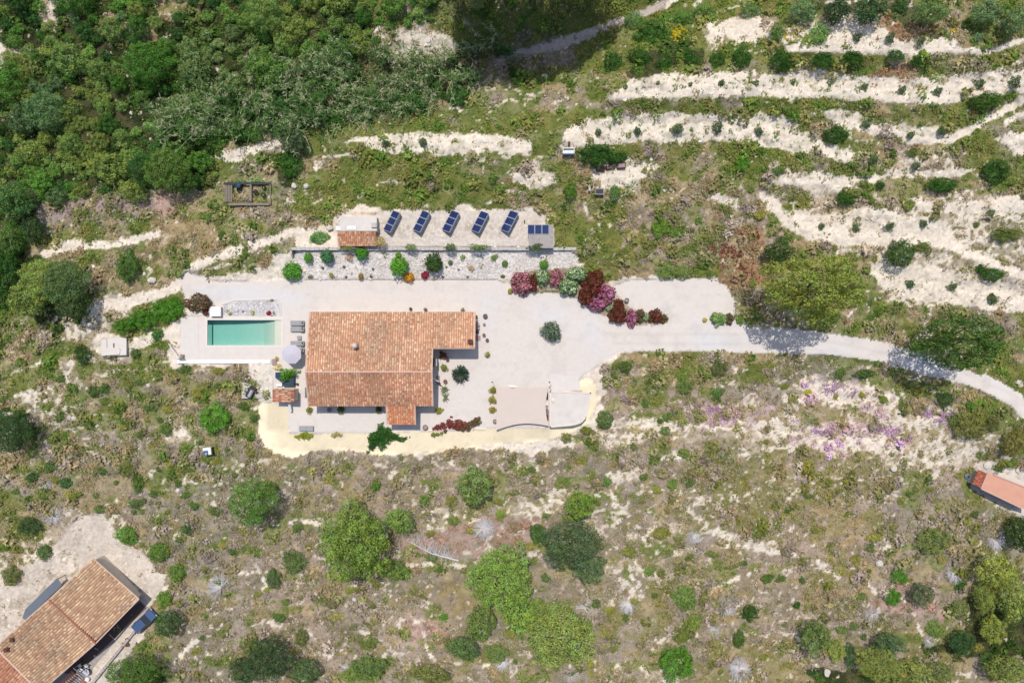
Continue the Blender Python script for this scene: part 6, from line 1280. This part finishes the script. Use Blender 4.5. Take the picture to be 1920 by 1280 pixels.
p = W(136,1250,-3.6); b = MB(); q_ = p + W1 * 1.5; b.tube(tuple(p), tuple(q_), .06, .06, 6); b.build('beam', M['wood'], cp, world=True)
for s in (.1, 1.4): v = p + W1 * s; b = MB(); b.tube((v.x, v.y, zg), (v.x, v.y, -3.62), .05, .05, 6); b.build('post', M['brown'], cp, world=True)
pv = bpy.data.materials.new('porch_tiles'); fl = MB(); P = [U(a, c, zg + .03)[:2] for a, c in ((262,1125),(281,1140),(250,1162),(176,1250),(150,1290),(90,1290),(180,1200))][::-1]; fl.prism(P, zg - .1, zg + .03); o = fl.build('porch_floor', M['concg']); o['kind'] = 'structure'; fl = MB(); P = [U(a, c, zg + .045)[:2] for a, c in ((262,1127),(275,1139),(165,1243),(150,1262),(120,1262),(180,1195))][::-1]; fl.prism(P, zg - .1, zg + .045); o = fl.build('porch_shade_strip', M['porchshade']); o['kind'] = 'structure'  # second, darker sheet paints the eave's shade onto the porch floor
bw = thing('boundary_wall', 'low pale rubble wall along the lower right edge of the farmhouse yard', 'wall', U(220,1220,zg)); b = MB()
for k in range(26):
    g_ = random.Random(k); t0 = k / 26; t1 = (k + .93) / 26; p = W(262 - 98 * t0, 1172 + 120 * t0, zg); s = W(262 - 98 * t1, 1172 + 120 * t1, zg); d = (s - p).normalized(); nn = Vector((-d.y, d.x, 0)) * g_.uniform(.16, .22); pp = [tuple(v[:2]) for v in (p - nn, s - nn, s + nn, p + nn)]; b.prism(pp, zg - .5, zg + g_.uniform(.4, .55))
b.build('wall_stones', M['stone'], bw, world=True)['kind'] = 'stuff'
for i, (a, c) in enumerate([(239,1198),(233,1206),(238,1208)]):
    x, y, _ = U(a, c, zg + .3); q = thing('clay_pot', ['terracotta pot, upper of three beside the farmhouse wall','terracotta pot, left of three beside the farmhouse wall','terracotta pot, lower right of three beside the farmhouse wall'][i], 'pot', (x, y, zg), 0, 'terracotta pots by the farmhouse'); b = MB(); b.lathe([(.2,0),(.3,.35),(.32,.42),(.26,.42),(.24,.3)], 0, 0, 12, cap=False); b.build('pot_body', M['terra'], q); b = MB(); b.lathe([(.24,.2),(.25,.32)], 0, 0, 12); b.build('soil', M['brown'], q)
x, y, _ = U(161, 1260, zg + .7); q = thing('round_table', 'pale round table among white chairs beside the farmhouse', 'table', (x, y, zg + .03)); b = MB(); b.lathe([(.55,.7),(.55,.75)], 0, 0, 16); b.build('table_top', M['mat' if False else 'umb'], q); b = MB(); b.tube((0,0,0), (0,0,.7), .05, .05, 8); b.build('leg', M['white'], q)
for i, (a, c, rz) in enumerate([(149,1248,.6),(151,1256,1.2),(162,1248,-.4)]):
    x, y, _ = U(a, c, zg + .5); q = thing('white_chair', ['white garden chair at the upper left of the round table','white garden chair at the left of the round table','white garden chair above the round table'][i], 'chair', (x, y, zg + .03), rz, 'white chairs by the farmhouse'); b = MB(); b.box(-.25, .25, -.25, .25, .4, .45); b.build('seat', M['white'], q); b = MB(); b.box(-.25, .25, .22, .27, .46, .95); b.build('backrest', M['white'], q)
    for sx in (-.22, .22):
        for sy in (-.22, .22): b = MB(); b.box(sx-.02, sx+.02, sy-.02, sy+.02, 0, .4); b.build('leg', M['white'], q)
b = MB(); x, y, _ = U(163, 1273, zg + .4); b.lathe([(.3,0),(.36,.4),(.3,.46)], x, y, 14); bo = MB(); bo.v = [(p[0], p[1], p[2] + zg) for p in b.v]; bo.f = b.f; setp(bo.build('white_stool', M['white']), 'round white stool at the lower end of the farmhouse porch', 'stool')
b = MB(); x, y, _ = U(156, 1277, zg + .4); b.lathe([(.26,0),(.34,.4),(.3,.44)], x, y, 14); bo = MB(); bo.v = [(p[0], p[1], p[2] + zg) for p in b.v]; bo.f = b.f; setp(bo.build('terracotta_bowl', M['terra']), 'terracotta bowl beside the round white stool', 'pot')
# two little chimneys near the left edge of the roof
for a, c, lb in ((25,1197,0),(14,1216,0)):
    p = W(a, c, -2.6); b = MB(); b.box(p.x - .2, p.x + .2, p.y - .25, p.y + .25, -3.2, -2.2); c1 = b.build('chimney', M['terra'], fh, world=True); b = MB(); b.box(p.x - .26, p.x + .26, p.y - .31, p.y + .31, -2.2, -2.14); b.build('chimney_cap', M['brown'], c1, world=True)
# parked car
def car(px, py, rz, lb):
    x, y, _ = U(px, py, zg + 1.0); q = thing('parked_car', lb, 'car', (x, y, zg), rz)
    sec = [(-2.0,.55,.62),(-1.95,.80,.80),(-1.2,.86,.92),(1.0,.86,.95),(1.8,.82,.86),(2.0,.6,.6)]; b = MB(); rings = []
    for (sx, hw, zt) in sec:
        i = len(b.v); b.v += [(sx, -hw, .28), (sx, -hw, zt * .75), (sx, -hw * .93, zt), (sx, hw * .93, zt), (sx, hw, zt * .75), (sx, hw, .28)]; rings.append(i)
    for r0, r1 in zip(rings, rings[1:]):
        for k in range(6): b.f.append([r0 + k, r1 + k, r1 + (k+1) % 6, r0 + (k+1) % 6])
    b.f.append([rings[0] + k for k in range(6)]); b.f.append([rings[-1] + k for k in range(6)][::-1]); b.build('body', M['carp'], q, smooth=False, bevel=.03)
    b = MB(); lo = [(-1.7,.78,.9),(1.05,.78,.92)]; b.v = [(-1.75,-.76,.88),(1.0,-.76,.92),(1.0,.76,.92),(-1.75,.76,.88),(-1.45,-.62,1.42),(.25,-.62,1.42),(.25,.62,1.42),(-1.45,.62,1.42)]; b.f = [[0,1,5,4],[1,2,6,5],[2,3,7,6],[3,0,4,7]]; b.build('windows', M['glass'], q)
    b = MB(); b.box(-1.46, .26, -.63, .63, 1.42, 1.46); b.build('roof', M['carp'], q, bevel=.02)
    for sx in (-1.25, 1.25):
        for sy in (-.8, .8): b = MB(); b.tube((sx, sy - .1, .31), (sx, sy + .1, .31), .31, .31, 14); wl = b.build('wheel', M['rubber'], q); b = MB(); b.tube((sx, sy - .105, .31), (sx, sy + .105, .31), .17, .17, 10); b.build('rim', M['metal'], wl)
    for sy in (-.6, .6): b = MB(); b.box(1.96, 2.02, sy - .14, sy + .14, .55, .7); b.build('headlight', M['white'], q); b = MB(); b.box(-2.0, -1.93, sy - .14, sy + .14, .6, .74); b.build('tail_light', M['terra'], q)
car(268, 1166, math.atan2(.684, .7295), 'dark blue car parked between the farmhouse and the green shrub')

# ------------------------------------------------------------------ salmon-roofed hut at the right edge
zh = -3.2; ht_ = thing('salmon_hut', 'long hut with salmon flat roof and red tiled end at the right edge', 'house', (U(1880,915,zh)[0], U(1880,915,zh)[1], zh)); zt = -.9
b = MB(); pts = [(1852,886.5),(1862,889),(1935,918),(1935,958),(1915,952),(1839,915.5)]; P = [U(a, c, zt)[:2] for a, c in pts][::-1]; b.prism(P, zt - .15, zt); b.build('flat_roof', M['salmon'], ht_, world=True)
b = MB(); cx_ = sum(p[0] for p in P) / len(P); cy_ = sum(p[1] for p in P) / len(P); Q = [U(a, c, zt)[:2] for a, c in ((1838,883),(1935,921),(1935,955),(1915,950),(1825,907))][::-1]; c3 = (sum(p[0] for p in Q)/5, sum(p[1] for p in Q)/5); b.prism([(p[0] + (c3[0] - p[0]) * .05, p[1] + (c3[1] - p[1]) * .05) for p in Q], zh, zt - .3); b.build('wall', M['concg'], ht_, world=True)
b = MB(); 
for (a, c), (e, f) in (((1851.7,886),(1839,915.5)), ((1839,915.5),(1915,952)), ((1862,889),(1930,916))):
    p = W(a, c, zt); s = W(e, f, zt); d = (s - p).normalized(); nn = Vector((-d.y, d.x, 0)) * .09; pp = [tuple(v[:2]) for v in (p - nn, s - nn, s + nn, p + nn)]; b.prism(pp, zt - .02, zt + .12)
b.build('roof_rim', M['terral'], ht_, world=True)
lo0 = W(1822,906.5,zt - .45); lo1 = W(1834.9,880.3,zt - .45); up0 = W(1839,915,zt - .02); u = lo1 - lo0; Wd = u.length; u.normalize(); v = up0 - lo0; v = v - u * v.dot(u); Ln = v.length; v.normalize()
tiles('hut_roof', ht_, lo0, u, v, Wd, Ln, cs=.22, rl=.4, seed=61, pal=[(190,84,62),(172,70,54),(206,104,80),(150,58,46)], stain=.2)
b = MB(); b.prism([U(a, c, -2.2)[:2] for a, c in ((1868,893),(1925,913),(1927,907),(1900,893),(1874,885))][::-1], zh - .4, -2.2); setp(b.build('entrance_terrace', M['render']), 'pale terrace on the upper side of the salmon-roofed hut', 'terrace')
x, y, z = on(1819, 894, .8); q = thing('water_barrel', 'grey-blue plastic tank beside the tiled end of the hut', 'water tank', (x, y, z - .8)); b = MB(); b.lathe([(.45,0),(.5,.5),(.48,1.1),(.2,1.25)], 0, 0, 14); b.build('tank_body', M['slate'], q, smooth=False); b = MB(); b.lathe([(.16,1.25),(.16,1.32)], 0, 0, 10); b.build('cap', M['dark'], q)
for i, (a, c) in enumerate([(1851,872),(1896,890),(1911,880)]):
    x, y, z = on(a, c); b = MB(); b.lathe([(.6,0),(.65,.25),(.3,.4)], 0, 0, 7); o = b.build('boulder', M['rock']); o.location = (x, y, z - .05); setp(o, ['white boulder at the tiled end of the hut','white boulder above the middle of the hut','white boulder above the hut at the right edge'][i], 'boulder')
plant('v',1895,868,20,12,(104,118,48),'low green shrub above the salmon-roofed hut'); plant('s',1874,878,12,10,(84,106,56),'small green shrub hugging the upper side of the hut')
cb(LGRN,447,341,16,6,'pale overgrown weeds along the top rail of the pallet pen','pale_weeds',hk=.8,grp=None,cat='weeds'); cb(LGRN,484,340,14,5,'pale weeds over the upper right corner of the pallet pen','pale_weeds',hk=.8,grp=None,cat='weeds')
# tree guards beside the driveway bend
for i, (a, c) in enumerate([(1646,560),(1693,567),(1871,765)]):
    x, y, z = on(a, c); q = thing('stone_marker', ['pale stone marker right of the large pine','pale stone marker between the two driveway trees','pale ring-shaped stone at the lower edge of the driveway'][i], 'marker', (x, y, z)); b = MB(); b.tube((0,0,-.1), (0,.05,.6), .13, .1, 7); b.build('marker_stone', M['rock'], q)

# ------------------------------------------------------------------ labels for the many plants: rank next to something one can find
LM = [('the turquoise pool',457,623),('the big villa roof',690,670),('the middle tilted solar array',845,415),('the pump house',668,434),('the lone driveway olive',1033,621),('the oleander border',1100,550),('the shade sail',980,765),('the parking slab',1070,765),
 ('the salmon-roofed hut',1880,915),('the farmhouse roof',130,1160),('the brown planter boxes',1145,312),('the fallen grey tree',810,1025),('the huge driveway pine',1530,545),('the driveway bend tree',1800,635),('the biggest lower pine',660,1020),
 ('the reed bed',640,150),('the pallet pen',465,362),('the square cistern',210,648),('the blue-white tank',393,844),('the mauve bare patch',180,390),('the rock garden',800,495),('the navy parked car',268,1165),('the lone round tree',475,940),
 ('the old white bath',1066,283),('the bright green dome',1268,1245),('the bottom pine clump',1050,1195),('the battery shed',1014,443),('the upper left corner',0,0),('the upper right corner',1920,0),('the lower right corner',1920,1280),('the top edge shadow',1000,60),('the pale bush bay',1260,560),('the left edge',0,420)]
DIR = ['right of','upper right of','above','upper left of','left of','lower left of','below','lower right of']
def sector(px, py, l): a = math.degrees(math.atan2(l[2] - py, px - l[1])) % 360; return int(((a + 22.5) % 360) // 45)
bydesc = {}
for t in PL: bydesc.setdefault(t[1], []).append(t)
RK = ['nearest','second nearest','third nearest','fourth nearest','fifth nearest','sixth nearest','seventh nearest','eighth nearest']
used_l = set()
for d, items in bydesc.items():
    for root, _, px, py in items:
        best = None
        for l in LM:
            s = sector(px, py, l); dist = math.hypot(px - l[1], py - l[2]); same = sorted(math.hypot(q[2] - l[1], q[3] - l[2]) for q in items if sector(q[2], q[3], l) == s); rk = same.index(dist)
            if rk >= len(RK): continue
            sc_ = rk * 130 + dist
            lab = f'{d} {DIR[s]} {l[0]}, {RK[rk]} there'
            if lab in used_l: continue
            if best is None or sc_ < best[0]: best = (sc_, lab)
        lab = best[1] if best else f'{d} packed among others on the hillside'
        used_l.add(lab); root['label'] = lab
